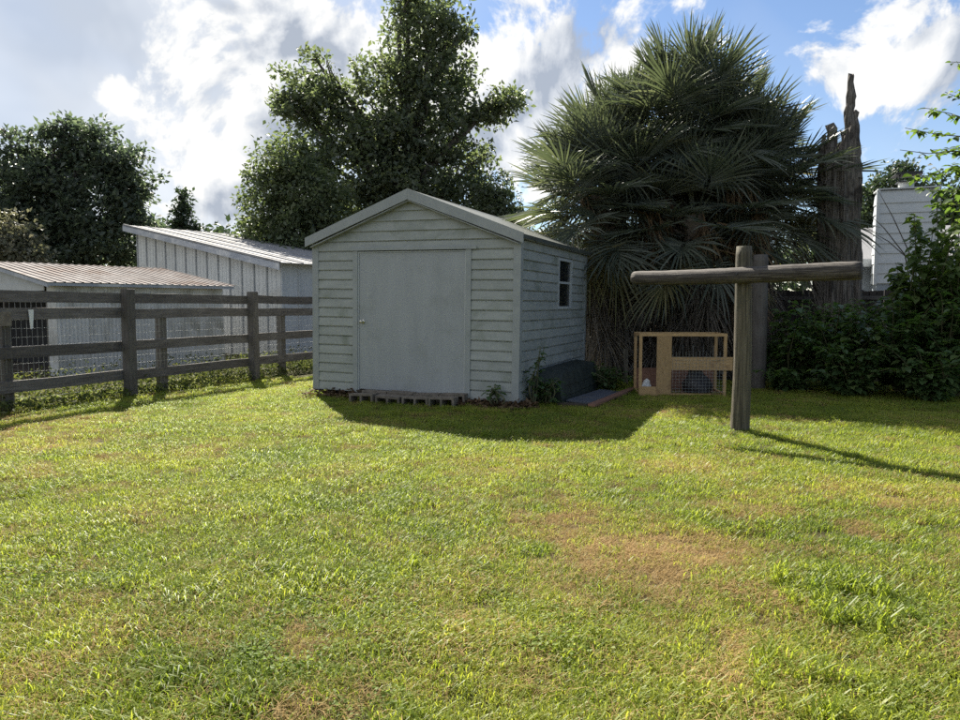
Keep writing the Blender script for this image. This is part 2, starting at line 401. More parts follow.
# ------------------------------------------------------------------ ground
BROWN = [(0.95, 4.0, 0.62, 1.0), (0.55, 4.45, 0.5, 0.85), (1.35, 3.55, 0.40, 0.8), (1.45, 4.2, 0.40, 0.65), (0.25, 4.75, 0.35, 0.45),
         (1.1, 3.05, 0.26, 0.5), (0.98, 2.75, 0.2, 0.5), (-0.75, 2.95, 0.16, 0.8), (0.1, 2.6, 0.15, 0.3),
         (2.5, 4.6, 0.22, 0.7), (2.05, 4.9, 0.2, 0.6), (3.0, 5.2, 0.2, 0.7), (2.7, 5.55, 0.25, 0.55), (3.6, 5.3, 0.25, 0.6), (1.75, 4.95, 0.2, 0.5),
         (2.1, 2.9, 0.25, 0.6), (-5.0, 8.4, 1.0, 0.5), (-4.3, 7.6, 0.6, 0.45), (-3.0, 7.0, 0.7, 0.3), (-6.0, 9.2, 0.6, 0.6), (-1.5, 4.9, 0.25, 0.2),
         (0.2, 6.3, 0.4, 0.35), (2.9, 3.6, 0.35, 0.4), (0.1, 5.4, 0.5, 0.35), (3.3, 4.4, 0.4, 0.4), (1.9, 6.4, 0.5, 0.3), (-1.6, 2.5, 0.2, 0.3)]

def dryness(x, y):
    d = np.zeros_like(x)
    n = fbm(x * 3.1, y * 3.1, 5, 4)
    for bx, by, br, s in BROWN:
        q = np.sqrt((x - bx) ** 2 + ((y - by) * 0.9) ** 2) / br + (n - 0.5) * 1.6
        d = np.maximum(d, s * 0.85 * np.clip(1.2 - q, 0, 1))
    g = np.clip((fbm(x * 1.6 + 9, y * 1.6, 21, 4) - 0.63) * 3.0, 0, 0.25)
    return np.maximum(d, g)

def ground_z(x, y):
    near = np.clip(1 - (np.hypot(x, y - 6) - 8) / 6, 0, 1)
    return ((fbm(x * 0.7, y * 0.7, 3, 3) - 0.5) * 0.05 + (fbm(x * 3, y * 3, 8, 2) - 0.5) * 0.018) * near

ax = np.concatenate([[-1500, -500, -200, -90, -50, -30, -22, -16], np.linspace(-12, 12, 193), [16, 22, 30, 50, 90, 200, 500, 1500]])
ay = np.concatenate([[-1500, -400, -100, -30, -10, -4, -1], np.linspace(0.5, 15, 132), [17, 20, 25, 32, 45, 70, 120, 250, 600, 1500]])
GX, GY = np.meshgrid(ax, ay)
V = np.stack([GX.ravel(), GY.ravel(), ground_z(GX, GY).ravel()], 1)
nx, ny = len(ax), len(ay)
ii = (np.arange(ny - 1)[:, None] * nx + np.arange(nx - 1)[None]).ravel()
me = np_mesh('ground', V, np.stack([ii, ii + 1, ii + nx + 1, ii + nx], 1), M['ground'], True)
at_ = me.attributes.new('dry', 'FLOAT', 'POINT')
at_.data.foreach_set('value', dryness(GX.ravel(), GY.ravel()).astype(np.float32))
tag(link('ground', me), kind='structure')

# ------------------------------------------------------------------ leaf clouds
def leaf_geo(P, N, D, L, W, fold=0.25, oval=False):
    """P base points, N normals, D directions, L lengths, W widths -> verts, faces"""
    n = len(P)
    Sd = np.cross(N, D)
    Sd /= np.linalg.norm(Sd, axis=1, keepdims=True) + 1e-9
    Nn = np.cross(D, Sd)
    L = L[:, None]; W = W[:, None]
    if oval:
        a = P + D * L * 0.30 + Sd * W * 0.5 + Nn * W * fold
        b = P + D * L * 0.30 - Sd * W * 0.5 + Nn * W * fold
        c = P + D * L * 0.68 + Sd * W * 0.36 + Nn * W * (fold * .7)
        d = P + D * L * 0.68 - Sd * W * 0.36 + Nn * W * (fold * .7)
        m1 = P + D * L * 0.45
        tip = P + D * L - Nn * L * 0.12
        V = np.stack([P, a, b, c, d, tip, m1], 1).reshape(-1, 3)
        base = np.arange(n)[:, None] * 7
        F = np.concatenate([base + np.array(q) for q in ((0, 6, 1), (1, 6, 3), (3, 6, 5), (0, 2, 6), (2, 4, 6), (4, 5, 6))])
        return V, F
    a = P + D * L * 0.45 + Sd * W * 0.5 + Nn * W * fold
    b = P + D * L * 0.45 - Sd * W * 0.5 + Nn * W * fold
    tip = P + D * L
    V = np.stack([P, a, tip, b], 1).reshape(-1, 3)
    base = np.arange(n)[:, None] * 4
    return V, np.concatenate([base + np.array((0, 2, 1)), base + np.array((0, 3, 2))])


def unit(n):
    v = rng.normal(size=(n, 3))
    return v / np.linalg.norm(v, axis=1, keepdims=True)


def crown_geo(blobs, leaves, size, clump=0.45, per=46, shell=0.55, aspect=0.55):
    """leaf clumps through a set of ellipsoids: (centre, (rx, ry, rz))"""
    C = np.array([b[0] for b in blobs], float); Rr = np.array([b[1] for b in blobs], float)
    wgt = (Rr.prod(axis=1)) ** (0.75); wgt /= wgt.sum()
    nc = max(1, leaves // per)
    k = rng.choice(len(blobs), nc, p=wgt)
    u = unit(nc)
    rad = shell + (1.03 - shell) * rng.random(nc) ** 0.7
    rad = np.where(rng.random(nc) < .26, rad + .36 * rng.random(nc), rad)
    rad *= 1 + 0.20 * np.sin(u[:, 0] * 7 + k * 2.1) * np.cos(u[:, 2] * 6 + k)
    cc = C[k] + u * Rr[k] * rad[:, None]
    cs = clump * rng.uniform(0.45, 1.25, nc)
    idx = rng.integers(0, nc, leaves)
    off = np.clip(rng.normal(size=(leaves, 3)), -1.55, 1.55) * cs[idx][:, None] * np.array([0.75, 0.75, 0.5])
    P = cc[idx] + off
    P[:, 2] = np.maximum(P[:, 2], 0.15)
    N = unit(leaves); N[:, 2] = np.abs(N[:, 2]) + 0.35
    D = unit(leaves) + 0.6 * off / (cs[idx][:, None] + 1e-6)
    D[:, 2] -= 0.15
    D /= np.linalg.norm(D, axis=1, keepdims=True)
    Ls = size * rng.uniform(0.45, 1.5, leaves)
    return leaf_geo(P, N, D, Ls, Ls * aspect)


def limb(mb, a, b, r0, r1, n=6, sag=0.0, wob=0.15):
    a, b = Vector(a), Vector(b)
    L = (b - a).length
    pts, rr = [], []
    j = Vector((random.uniform(-1, 1), random.uniform(-1, 1), random.uniform(-.4, .6))) * wob * L
    for i in range(n + 1):
        f = i / n
        p = a.lerp(b, f) + j * math.sin(f * math.pi) * 0.6 + Vector((0, 0, 1)) * sag * L * math.sin(f * math.pi)
        p += Vector((random.uniform(-1, 1), random.uniform(-1, 1), random.uniform(-1, 1))) * 0.02 * L * (0 < i < n)
        pts.append(p); rr.append(r0 + (r1 - r0) * f)
    mb.tube(pts, rr, 7, 0.08)
    return pts


def tree(name, label, base, blobs, leaves, size, mat, r0=0.35, clump=0.45, per=46, fork=0.35, group=None, shell=0.55, cat='tree', trunk_top=None):
    base = Vector(base)
    root = thing(name, label, cat, base, 0, group)
    bl = [(np.array(Vector(c) - base), r) for c, r in blobs]
    top = Vector(max(bl, key=lambda q: q[0][2])[0]) if trunk_top is None else Vector(trunk_top) - base
    mb = MB()
    z0 = top.z
    spine = [Vector((0, 0, -0.1)), Vector((0.1 * r0, 0, z0 * 0.12)), Vector((top.x * 0.2, top.y * 0.2, z0 * fork)), Vector((top.x * 0.55, top.y * 0.55, z0 * 0.65)), top]
    mb.tube(spine, [r0 * 1.35, r0, r0 * 0.8, r0 * 0.42, r0 * 0.1], 10, 0.06)
    mb.build('trunk', M['bark'], root, smooth=True)
    lm = MB()
    for c, r in bl:
        c = Vector(c)
        f = min(0.85, max(0.2, (c.z / max(z0, 1e-3)) * 0.62))
        s = spine[2].lerp(spine[3], (f - fork) / (0.65 - fork)) if f > fork else spine[1].lerp(spine[2], max(0, (f - .12) / (fork - .12)))
        pts = limb(lm, s, c, r0 * 0.38, r0 * 0.09, 6, 0.05)
        for k in range(5):
            u = Vector(unit(1)[0]); u.z = abs(u.z) * 0.8
            e = c + Vector((u.x * r[0], u.y * r[1], u.z * r[2])) * 0.85
            limb(lm, pts[random.choice((3, 4, 5, 6))], e, r0 * 0.12, r0 * 0.025, 4, 0.04)
    lm.build('limbs', M['bark'], root, smooth=True)
    Vv, F = crown_geo(bl, leaves, size, clump, per, shell)
    link('crown', np_mesh('crown', Vv, F, mat), root)
    return root


def blob(px, py, Y, rpx, rz=None, ry=None):
    k = Y / FPX
    return (at(px, py, Y), (rpx * k, (ry if ry else rpx * 0.9) * k, (rz if rz else rpx) * k))

# ------------------------------------------------------------------ trees
tree('oak_tree', 'tall dark oak rising behind the shed, the tallest tree', (-3.2, 31, 0),
     [blob(425, 30, 31, 38, 36), blob(440, 70, 31, 34, 36), blob(398, 78, 30.5, 34, 34), blob(455, 40, 31, 18), blob(305, 85, 31, 27, 26), blob(330, 108, 31, 34, 28),
      blob(288, 106, 31, 16, 14), blob(378, 122, 30.5, 42, 34), blob(425, 128, 31, 44, 34), blob(470, 118, 31, 20, 14), blob(502, 102, 31, 19, 14), blob(487, 112, 31, 18, 12),
      blob(310, 150, 31, 36, 28), blob(365, 165, 30.5, 50, 36), blob(430, 172, 31, 46, 36), blob(472, 165, 31, 22, 28), blob(400, 205, 31, 60, 34), blob(470, 205, 31, 30, 26),
      blob(340, 205, 31, 50, 36), blob(408, 6, 31, 22, 20), blob(316, 60, 31, 14, 10)],
     44000, 0.215, M['oak'], 0.45, 0.46, 70, shell=.32)
tree('leafy_tree', 'lighter green leafy tree at the left of the shed roof', (-6.6, 27, 0),
     [blob(285, 165, 27, 26, 22), blob(272, 190, 27, 22, 22), blob(300, 195, 27, 34, 28), blob(268, 218, 27, 22, 20), blob(300, 228, 27, 36, 24), blob(325, 205, 27, 28, 26), blob(262, 240, 27, 22, 18), blob(300, 255, 27, 44, 22)],
     19000, 0.17, M['oakmid'], 0.2, 0.40, 60)
tree('young_tree', 'small dark tree filling the gap between oak and palm', (0.6, 30, 0),
     [blob(492, 192, 30, 18, 18), blob(500, 215, 30, 20, 18), blob(480, 215, 30, 22, 20), blob(512, 222, 30, 14, 14), blob(490, 240, 30, 30, 18)],
     12000, 0.17, M['oak'], 0.14, 0.35, 40)
tree('oak_tree', 'broad dark oak at the left edge behind the low metal shed', (-23.5, 38, 0),
     [blob(60, 140, 38, 30, 22), blob(95, 142, 38, 24, 20), blob(28, 158, 38, 26, 24), blob(118, 165, 38, 24, 22), blob(75, 175, 38, 48, 32), blob(132, 195, 38, 20, 20), blob(25, 195, 38, 40, 30),
      blob(95, 215, 38, 50, 30), blob(40, 232, 38, 50, 28), blob(138, 222, 38, 14, 16), blob(66, 124, 38, 12, 10), blob(5, 132, 38, 10, 9), blob(-20, 190, 38, 36, 40), blob(120, 245, 38, 40, 22), blob(60, 262, 38, 60, 24), blob(-10, 255, 38, 50, 24)],
     34000, 0.28, M['oak2'], 0.5, 0.50, 66, shell=.32)
tree('bushy_tree', 'pale greyish bush over the low shed at the left edge', (-20.2, 31, 0),
     [blob(10, 238, 31, 18, 16), blob(20, 252, 31, 20, 14), blob(-8, 240, 31, 20, 22), blob(34, 258, 31, 14, 10)], 5000, 0.20, M['pale'], 0.12, 0.35, 36)
tree('slender_tree', 'slim pointed tree standing alone above the barn roof', (-19.6, 47, 0),
     [blob(182, 196, 47, 3.5, 7), blob(182, 208, 47, 5.5, 8), blob(181, 219, 47, 7, 8), blob(183, 230, 47, 9, 9), blob(182, 243, 47, 10, 10)], 2600, 0.26, M['far'], 0.14, 0.3, 26)
tree('slender_tree', 'short thin treetop right of the slim pointed tree', (-17.9, 47, 0),
     [blob(196, 226, 47, 4, 5), blob(197, 234, 47, 6, 6), blob(197, 244, 47, 8, 8)], 900, 0.25, M['far'], 0.1, 0.28, 24)
tree('airy_tree', 'thin crowned tree behind the chimney, left one', (19.6, 36, 0),
     [blob(885, 190, 36, 22, 18), blob(905, 178, 36, 16, 14), blob(868, 208, 36, 18, 18), blob(890, 220, 36, 26, 20), blob(915, 205, 36, 16, 18)], 6500, 0.22, M['far'], 0.16, 0.42, 34)
tree('airy_tree', 'thin crowned tree behind the chimney, right one', (23, 36, 0),
     [blob(940, 192, 36, 18, 18), blob(955, 205, 36, 18, 20), blob(930, 215, 36, 18, 18), blob(950, 228, 36, 24, 16), blob(985, 200, 36, 26, 26)], 6500, 0.22, M['far'], 0.16, 0.42, 34)

# a far wood that reads as one mass all round the yard
def far_wood():
    n = 52000
    ang = rng.uniform(-1.35, 1.35, n)
    rr = rng.uniform(58, 72, n)
    hmax = 5.0 + 3.0 * vnoise(ang * 26, ang * 0, 2) + 1.6 * vnoise(ang * 90, ang * 0, 4)
    z = hmax * rng.random(n) ** 0.6
    P = np.stack([np.sin(ang) * rr, np.cos(ang) * rr, z], 1)
    N = unit(n); N[:, 2] = np.abs(N[:, 2]) + 0.3
    D = unit(n)
    L = rng.uniform(0.35, 0.8, n)
    Vv, F = leaf_geo(P, N, D, L, L * 0.6)
    tag(link('distant_wood', np_mesh('distant_wood', Vv, F, M['far'])), 'distant dark green wood along the horizon', 'wood', kind='stuff')
far_wood()

# ------------------------------------------------------------------ shed
SHW, SHL, Z0, ZE, ZR = 3.381, 3.65, 0.08, 2.39, 3.03
shed = thing('storage_shed', 'pale grey-green storage shed with lap siding and wide blue-grey door', 'shed', (-2.603, 11.379, 0.05), R(-22.5))
shed.rotation_euler = (0, R(0.8), R(-22.5))
PITCHC = 0.1435
WT = 0.09
DX0, DX1, DZ1 = 0.79, 2.583, 2.215
WY0, WY1, WZ0, WZ1 = 1.88, 2.60, 1.42, 2.17
# wall cores (behind the siding)
b = MB()
b.box(0, DX0 - 0.01, 0.0, WT, Z0, ZE); b.box(DX1 + 0.01, SHW, 0.0, WT, Z0, ZE); b.box(DX0 - 0.01, DX1 + 0.01, 0.0, WT, DZ1 + 0.01, ZE)
half = SHW / 2
b.prism([(0, ZE), (SHW, ZE), (half, ZR - 0.03)], lambda p, s: (p[0], WT * s, p[1] + 0.0))
b.build('front_wall', M['siding'], shed)
b = MB()
x0, x1 = SHW - WT, SHW
b.box(x0, x1, WT, WY0, Z0, ZE); b.box(x0, x1, WY1, SHL, Z0, ZE); b.box(x0, x1, WY0, WY1, Z0, WZ0); b.box(x0, x1, WY0, WY1, WZ1, ZE)
b.build('side_wall', M['siding'], shed)
MB().box(0, WT, WT, SHL, Z0, ZE).build('side_wall', M['siding'], shed)
b = MB(); b.box(WT, x0, SHL - WT, SHL, Z0, ZE)
b.prism([(0, ZE), (SHW, ZE), (half, ZR - 0.03)], lambda p, s: (p[0], SHL - WT + WT * s, p[1]))
b.build('rear_wall', M['siding'], shed)
MB().box(WT, x0, WT, SHL - WT, Z0, Z0 + 0.04).build('floor', M['skid'], shed)
for xx in (0.25, 1.7, 3.1):
    MB().box(xx - 0.06, xx + 0.06, 0.02, SHL - 0.02, -0.16, Z0 - 0.003).build('skid', M['skid'], shed)
# siding: every course a board of its own; profile tilts out at its lower edge
LIP, TOP = 0.030, 0.004
prof = [(0.001, 0.0), (LIP, 0.0), (LIP, 0.012), (0.019, PITCHC - 0.022), (TOP, PITCHC - 0.016), (TOP, PITCHC), (0.001, PITCHC)]
_cache = {}
def lap_mesh(L):
    key = round(L, 3)
    if key not in _cache:
        _cache[key] = MB().prism(prof, lambda p, s: (L * s, -p[0], p[1])).mesh('siding_board', M['siding'])
    return _cache[key]
CT = 0.075
def front_board(xa, xb, z):
    link('siding_board', lap_mesh(xb - xa), shed, loc=(xa, 0, z), rot=(0, random.uniform(-.0006, .0006), 0))
for k in range(16):
    z = Z0 + PITCHC * k
    if z + PITCHC < DZ1 + 0.02:
        front_board(CT, DX0 - 0.085, z); front_board(DX1 + 0.085, SHW - CT, z)
    else:
        front_board(CT, SHW - CT, z)
slope = (ZR - ZE) / half
for k in range(16, 24):
    z = Z0 + PITCHC * k
    def hw(zz): return max(0.0, min(half - 0.02, (ZR - 0.05 - zz) / slope))
    if hw(z) < 0.05: break
    zt = min(z + PITCHC, ZR - 0.06)
    q = MB()
    w0, w1 = hw(z), hw(zt)
    f = (zt - z) / PITCHC
    vs = []
    for s, in ((-1,), (1,)):
        vs += [(half + s * w0, -0.001, z), (half + s * w0, -LIP, z), (half + s * w1, -(LIP + (TOP - LIP) * f), zt), (half + s * w1, -0.001, zt)]
    q.add(vs, [(0, 1, 2, 3), (7, 6, 5, 4), (0, 4, 5, 1), (1, 5, 6, 2), (2, 6, 7, 3), (3, 7, 4, 0)])
    q.build('siding_board', M['siding'], shed)
def side_board(ya, yb, z):
    link('siding_board', lap_mesh(yb - ya), shed, loc=(SHW, ya, z), rot=(0, 0, R(90)))
for k in range(16):
    z = Z0 + PITCHC * k
    if z + PITCHC > WZ0 - 0.03 and z < WZ1 + 0.03:
        side_board(CT, WY0 - 0.05, z); side_board(WY1 + 0.05, SHL - CT, z)
    else:
        side_board(CT, SHL - CT, z)
for k in range(16):
    z = Z0 + PITCHC * k
    link('siding_board', lap_mesh(SHL - 2 * CT), shed, loc=(0, SHL - CT, z), rot=(0, 0, R(-90)))
# corner trims
PR = 0.034
for sx, xa in ((-1, 0.0), (1, SHW)):
    for ye, sy in ((0.0, -1), (SHL, 1)):
        c = MB()
        xs = sorted((xa + sx * PR, xa - sx * CT)); ys = sorted((ye + sy * PR, ye))
        c.box(xs[0], xs[1], ys[0], ys[1], Z0 - 0.012, ZE)
        xs = sorted((xa + sx * PR, xa)); ys = sorted((ye - sy * 0.0, ye - sy * CT))
        c.box(xs[0], xs[1], ys[0], ys[1], Z0 - 0.012, ZE)
        c.build('corner_trim', M['trim'], shed)
# roof and rake boards
OV, OE, RT = 0.115, 0.085, 0.035
for s in (-1, 1):
    poly = [(half, ZR + 0.02), (half + s * (half + OE), ZR + 0.02 - slope * (half + OE)), (half + s * (half + OE), ZR + 0.02 - slope * (half + OE) + RT), (half, ZR + 0.02 + RT)]
    rf = MB().prism(poly, lambda p, q: (p[0], -OV + (SHL + OV + 0.1) * q, p[1])).build('roof_slope', M['roofmetal'], shed)
    # standing drip edge
    xe = half + s * (half + OE)
    zb = ZR + 0.02 - slope * (half + OE)
    MB().box(min(xe, xe + s * 0.012), max(xe, xe + s * 0.012), -OV, SHL + 0.1, zb - 0.015, zb + RT + 0.004).build('drip_edge', M['roofmetal'], rf)
    FW = 0.10
    poly = [(half, ZR + 0.02 - FW), (xe + s * 0.012, zb - FW * 0.8 - slope * 0.012), (xe + s * 0.012, zb + RT + 0.02), (half, ZR + 0.075)]
    MB().prism(poly, lambda p, q: (p[0] + (0.0005 * s), -OV - 0.024 + 0.022 * q, p[1])).build('rake_board', M['trim'], shed)
    # soffit under the eave
    MB().box(min(half + s * (half + 0.036), xe - s * .004), max(half + s * (half + 0.036), xe - s * .004), -OV + 0.03, SHL, zb - 0.022, zb - 0.012).build('soffit', M['trim'], shed)
    poly2 = [(half, ZR - 0.10), (half + s * (half + 0.02), ZR - 0.10 - slope * (half + .02)), (half + s * (half + 0.02), ZR - 0.085 - slope * (half + .02)), (half, ZR - 0.085)]
    MB().prism(poly2, lambda p, q: (p[0], -OV + 0.002 + (OV - 0.036) * q, p[1])).build('rake_soffit', M['trim'], shed)
MB().prism([(half - 0.10, ZR + 0.016), (half, ZR + 0.060), (half + 0.10, ZR + 0.016), (half, ZR + 0.070)], lambda p, q: (p[0], -OV - 0.005 + (SHL + OV + 0.11) * q, p[1])).build('ridge_cap', M['roofmetal'], shed)
# door
door = MB().box(DX0 + 0.022, DX1 - 0.022, -0.016, 0.03, Z0 + 0.045, DZ1 - 0.02).build('door', M['door'], shed)
kb = MB()
kb.tube([(DX0 + 0.085, -0.017, 1.16), (DX0 + 0.085, -0.055, 1.16)], [0.012, 0.012], 10)
kb.tube([(DX0 + 0.085, -0.05, 1.16), (DX0 + 0.085, -0.062, 1.16), (DX0 + 0.085, -0.085, 1.16), (DX0 + 0.085, -0.095, 1.16)], [0.016, 0.028, 0.028, 0.014], 12)
kb.tube([(DX0 + 0.085, -0.0165, 1.16), (DX0 + 0.085, -0.022, 1.16)], [0.035, 0.033], 14)
kb.build('handle', M['knob'], door, smooth=True)
fr = MB()
for xa, xb in ((DX0, DX0 + 0.018), (DX1 - 0.018, DX1)): fr.box(xa, xb, -0.024, 0.05, Z0 + 0.03, DZ1)
fr.box(DX0 + 0.018, DX1 - 0.018, -0.024, 0.05, DZ1 - 0.016, DZ1)
fr.build('door_frame', M['window_white'], door)
MB().box(DX0 - 0.01, DX1 + 0.01, -0.05, 0.06, Z0 + 0.0, Z0 + 0.03).build('threshold', M['skid'], shed)
for xa in (DX0 - 0.085, DX1 + 0.001):
    MB().box(xa, xa + 0.084, -PR - 0.004, 0.0, Z0 - 0.01, DZ1 + 0.012).build('door_trim', M['trim'], shed)
MB().box(DX0 - 0.12, DX1 + 0.17, -PR - 0.022, -0.0, DZ1 + 0.014, DZ1 + 0.055).build('door_header', M['trim'], shed)
# window on the right wall
win = MB()
X = SHW
for ya, yb in ((WY0 - 0.048, WY0 + 0.006), (WY1 - 0.006, WY1 + 0.048)): win.box(X - 0.03, X + 0.034, ya, yb, WZ0 - 0.04, WZ1 + 0.04)
win.box(X - 0.03, X + 0.034, WY0 + 0.006, WY1 - 0.006, WZ1 - 0.002, WZ1 + 0.04); win.box(X - 0.03, X + 0.04, WY0 + 0.006, WY1 - 0.006, WZ0 - 0.04, WZ0 + 0.004)
wo_ = win.build('window', M['window_white'], shed)
zm = (WZ0 + WZ1) / 2 + 0.02
MB().box(X - 0.01, X + 0.018, WY0 + 0.006, WY1 - 0.006, zm - 0.018, zm + 0.018).build('meeting_rail', M['window_white'], wo_)
for za, zb in ((WZ0 + 0.004, zm - 0.018), (zm + 0.018, WZ1 - 0.002)):
    MB().box(X - 0.004, X + 0.002, WY0 + 0.006, WY1 - 0.006, za, zb).build('pane', M['glass'], wo_)

# concrete blocks laid as a step before the door
blk = MB()
bl_, bw, bh, sh = 0.39, 0.19, 0.19, 0.030
blk.box(-bl_ / 2, bl_ / 2, -bw / 2, bw / 2, bh - sh, bh); blk.box(-bl_ / 2, bl_ / 2, -bw / 2, bw / 2, 0, sh)
for xc in (-bl_ / 2 + 0.016, 0, bl_ / 2 - 0.016): blk.box(xc - 0.016, xc + 0.016, -bw / 2, bw / 2, sh, bh - sh)
blkm = blk.mesh('concrete_block', M['concrete'])
ordn = ['leftmost', 'second from left', 'third from left', 'rightmost']
g = R(-17)
for row in range(2):
    for k in range(4):
        u = 0.2 + k * 0.415 + (0.09 if row else 0)
        base = Vector((-1.90, 10.60, 0)) + Vector((math.cos(g), math.sin(g), 0)) * u + Vector((-math.sin(g), math.cos(g), 0)) * (0.215 * row)
        o = link('concrete_block', blkm, None, (base.x, base.y, -0.045 + 0.025 * row + random.uniform(-.012, .012)), (random.uniform(-.05, .05), random.uniform(-.06, .06), g + random.uniform(-.09, .09)))
        tag(o, f'hollow grey concrete block, {ordn[k]} of the {"front" if row == 0 else "back"} row below the shed door', 'concrete block', 'concrete blocks before the shed door')

# ------------------------------------------------------------------ sheets and boards beside the shed
def shed_pt(x, y, z=0.0):
    return Vector((-2.603, 11.379, 0)) + Matrix.Rotation(R(-22.5), 3, 'Z') @ Vector((x, y, z))
RZ = R(-22.5)
p0 = shed_pt(SHW + 0.06, 0.62)
pan = MB()
n = 30
vs, fs = [], []
secs = [(0.46, 0.01), (0.43, 0.10), (0.445, 0.11), (0.41, 0.24), (0.425, 0.25), (0.38, 0.43), (0.36, 0.46), (0.05, 0.50), (0.02, 0.03)]
for i in range(n + 1):
    f = i / n
    y = 2.3 * f
    e_ = 1 - 0.35 * max(0, (0.08 - f) / 0.08) - 0.25 * max(0, (f - .95) / .05)
    for x_, z_ in secs:
        vs.append((x_ * (0.85 + .15 * e_) + .008 * math.sin(i * 1.7), y, z_ * e_ + .006 * math.sin(i * 1.1 + x_ * 9)))
ns_ = len(secs)
for i in range(n):
    for k in range(ns_ - 1): fs.append((i * ns_ + k, (i + 1) * ns_ + k, (i + 1) * ns_ + k + 1, i * ns_ + k + 1))
fs += [tuple(range(ns_))[::-1], tuple(n * ns_ + k for k in range(ns_))]
pan.add(vs, fs)
tag(pan.build('plastic_trough', M['darkplastic'], None, loc=p0, rot=(0, 0, RZ)), 'long dark green plastic trough upturned against the shed side wall', 'trough')
p1 = shed_pt(SHW + 0.56, 0.55)
tag(MB().box(0, 0.36, 0, 1.75, 0.055, 0.08).build('flat_board', M['tarp'], None, loc=p1, rot=(R(-1), R(3), RZ - R(3))), 'blue-grey board lying on the ground before the dark trough', 'board')
for i, (dx, dy, L, z, mt, lb) in enumerate(((0.93, 0.35, 2.3, 0.03, 'redwood', 'reddish brown plank lying along the edge of the blue-grey board'),
                                            (0.50, 0.34, 0.22, 0.0, 'skid', 'short dark timber under the front of the blue-grey board'),)):
    pp = shed_pt(SHW + dx, dy, z)
    q = MB()
    if i == 0: q.box(0, 0.11, 0, L, 0, 0.035)
    else: q.box(0, 0.42, 0, 0.09, 0, 0.06)
    tag(q.build('plank' if i == 0 else 'timber', M[mt], None, loc=pp, rot=(0, 0, RZ - R(4))), lb, 'plank' if i == 0 else 'timber')

# ------------------------------------------------------------------ board fence on the left
FRZ = math.atan2(0.917, 0.399)
fence = thing('board_fence', 'dark weathered four rail board fence with wire mesh on the left', 'fence', (-6.296, 9.617, 0), FRZ)
TALL, SHORT = (-2.9, 1.82, 4.66, 7.5), (-5.2, 0.0, 2.61, 5.70, 8.4)
def post(x, y, h, wd, tilt):
    q = MB()
    n = 6
    for i in range(n):
        pass
    a = wd / 2
    vs, fs = [], []
    zs = [-0.15, h * .3, h * .65, h - 0.012, h]
    for i, z in enumerate(zs):
        s = a * (0.92 if i == len(zs) - 1 else 1.0)
        ox, oy = tilt * z, random.uniform(-.004, .004)
        vs += [(ox - s, oy - s, z), (ox + s, oy - s, z), (ox + s, oy + s, z), (ox - s, oy + s, z)]
    for i in range(len(zs) - 1):
        for k in range(4): fs.append((4 * i + k, 4 * i + (k + 1) % 4, 4 * i + 4 + (k + 1) % 4, 4 * i + 4 + k))
    fs.append((16, 17, 18, 19))
    q.add(vs, fs)
    return q.build('post', M['fencepost'], fence, loc=(x, y, 0))
for i, x in enumerate(TALL): post(x, -0.095, 1.71 + random.uniform(-.02, .02), 0.145, random.uniform(-.012, .012))
for i, x in enumerate(SHORT): post(x, 0.088, 1.34 + random.uniform(-.02, .02), 0.125, random.uniform(-.012, .012))
ends = (-5.3, -2.9, 1.82, 4.66, 7.5, 9.2)
for zr in (1.56, 1.31, 0.81, 0.355):
    for a, b_ in zip(ends[:-1], ends[1:]):
        q = MB()
        L = b_ - a - 0.006
        sag = random.uniform(-.02, .015)
        vs = []
        for i in range(9):
            f = i / 8
            dz = sag * math.sin(f * math.pi) + random.uniform(-.004, .004)
            for yy, zz_ in ((-.02, -.078), (.02, -.078), (.02, .078), (-.02, .078)):
                vs.append((f * L, yy, zz_ + dz + random.uniform(-.002, .002)))
        fs = [(4 * i + k, 4 * i + 4 + k, 4 * i + 4 + (k + 1) % 4, 4 * i + (k + 1) % 4) for i in range(8) for k in range(4)] + [(0, 1, 2, 3), (35, 34, 33, 32)]
        q.add(vs, fs)
        q.build('rail', M['fence'], fence, loc=(a, random.uniform(-.002, .002), zr + random.uniform(-.012, .012)), rot=(0, random.uniform(-.004, .004), 0))
q = MB()
for i in range(int(14.0 / 0.075)):
    x = -5.2 + i * 0.075
    q.box(x - .0016, x + .0016, 0.0225, 0.0255, 0.03, 1.5)
for i in range(13):
    z = 0.05 + i * 0.12
    q.box(-5.2, 9.1, 0.026, 0.029, z - .0018, z + .0018)
q.build('wire_mesh', M['wire'], fence)
MB().box(-0.12, 0.04, -0.026, -0.0225, 1.17, 1.36).build('plate', M['concrete'], fence)
# white tapered plastic piece
fw = fence.matrix_basis @ Vector((0.30, -0.034, 0))
q = MB(); q.prism([(-0.036, 1.385), (0.036, 1.385), (0.036, 1.335), (0.016, 1.13), (-0.012, 1.12), (-0.030, 1.335)], lambda p, s: (p[0], -0.012 * s, p[1]))
tag(q.build('plastic_tag', M['whiteplastic'], None, loc=(fw.x, fw.y, 0), rot=(0, 0, FRZ)), 'small white tapered plastic piece hung on the fence at far left', 'plastic tag')

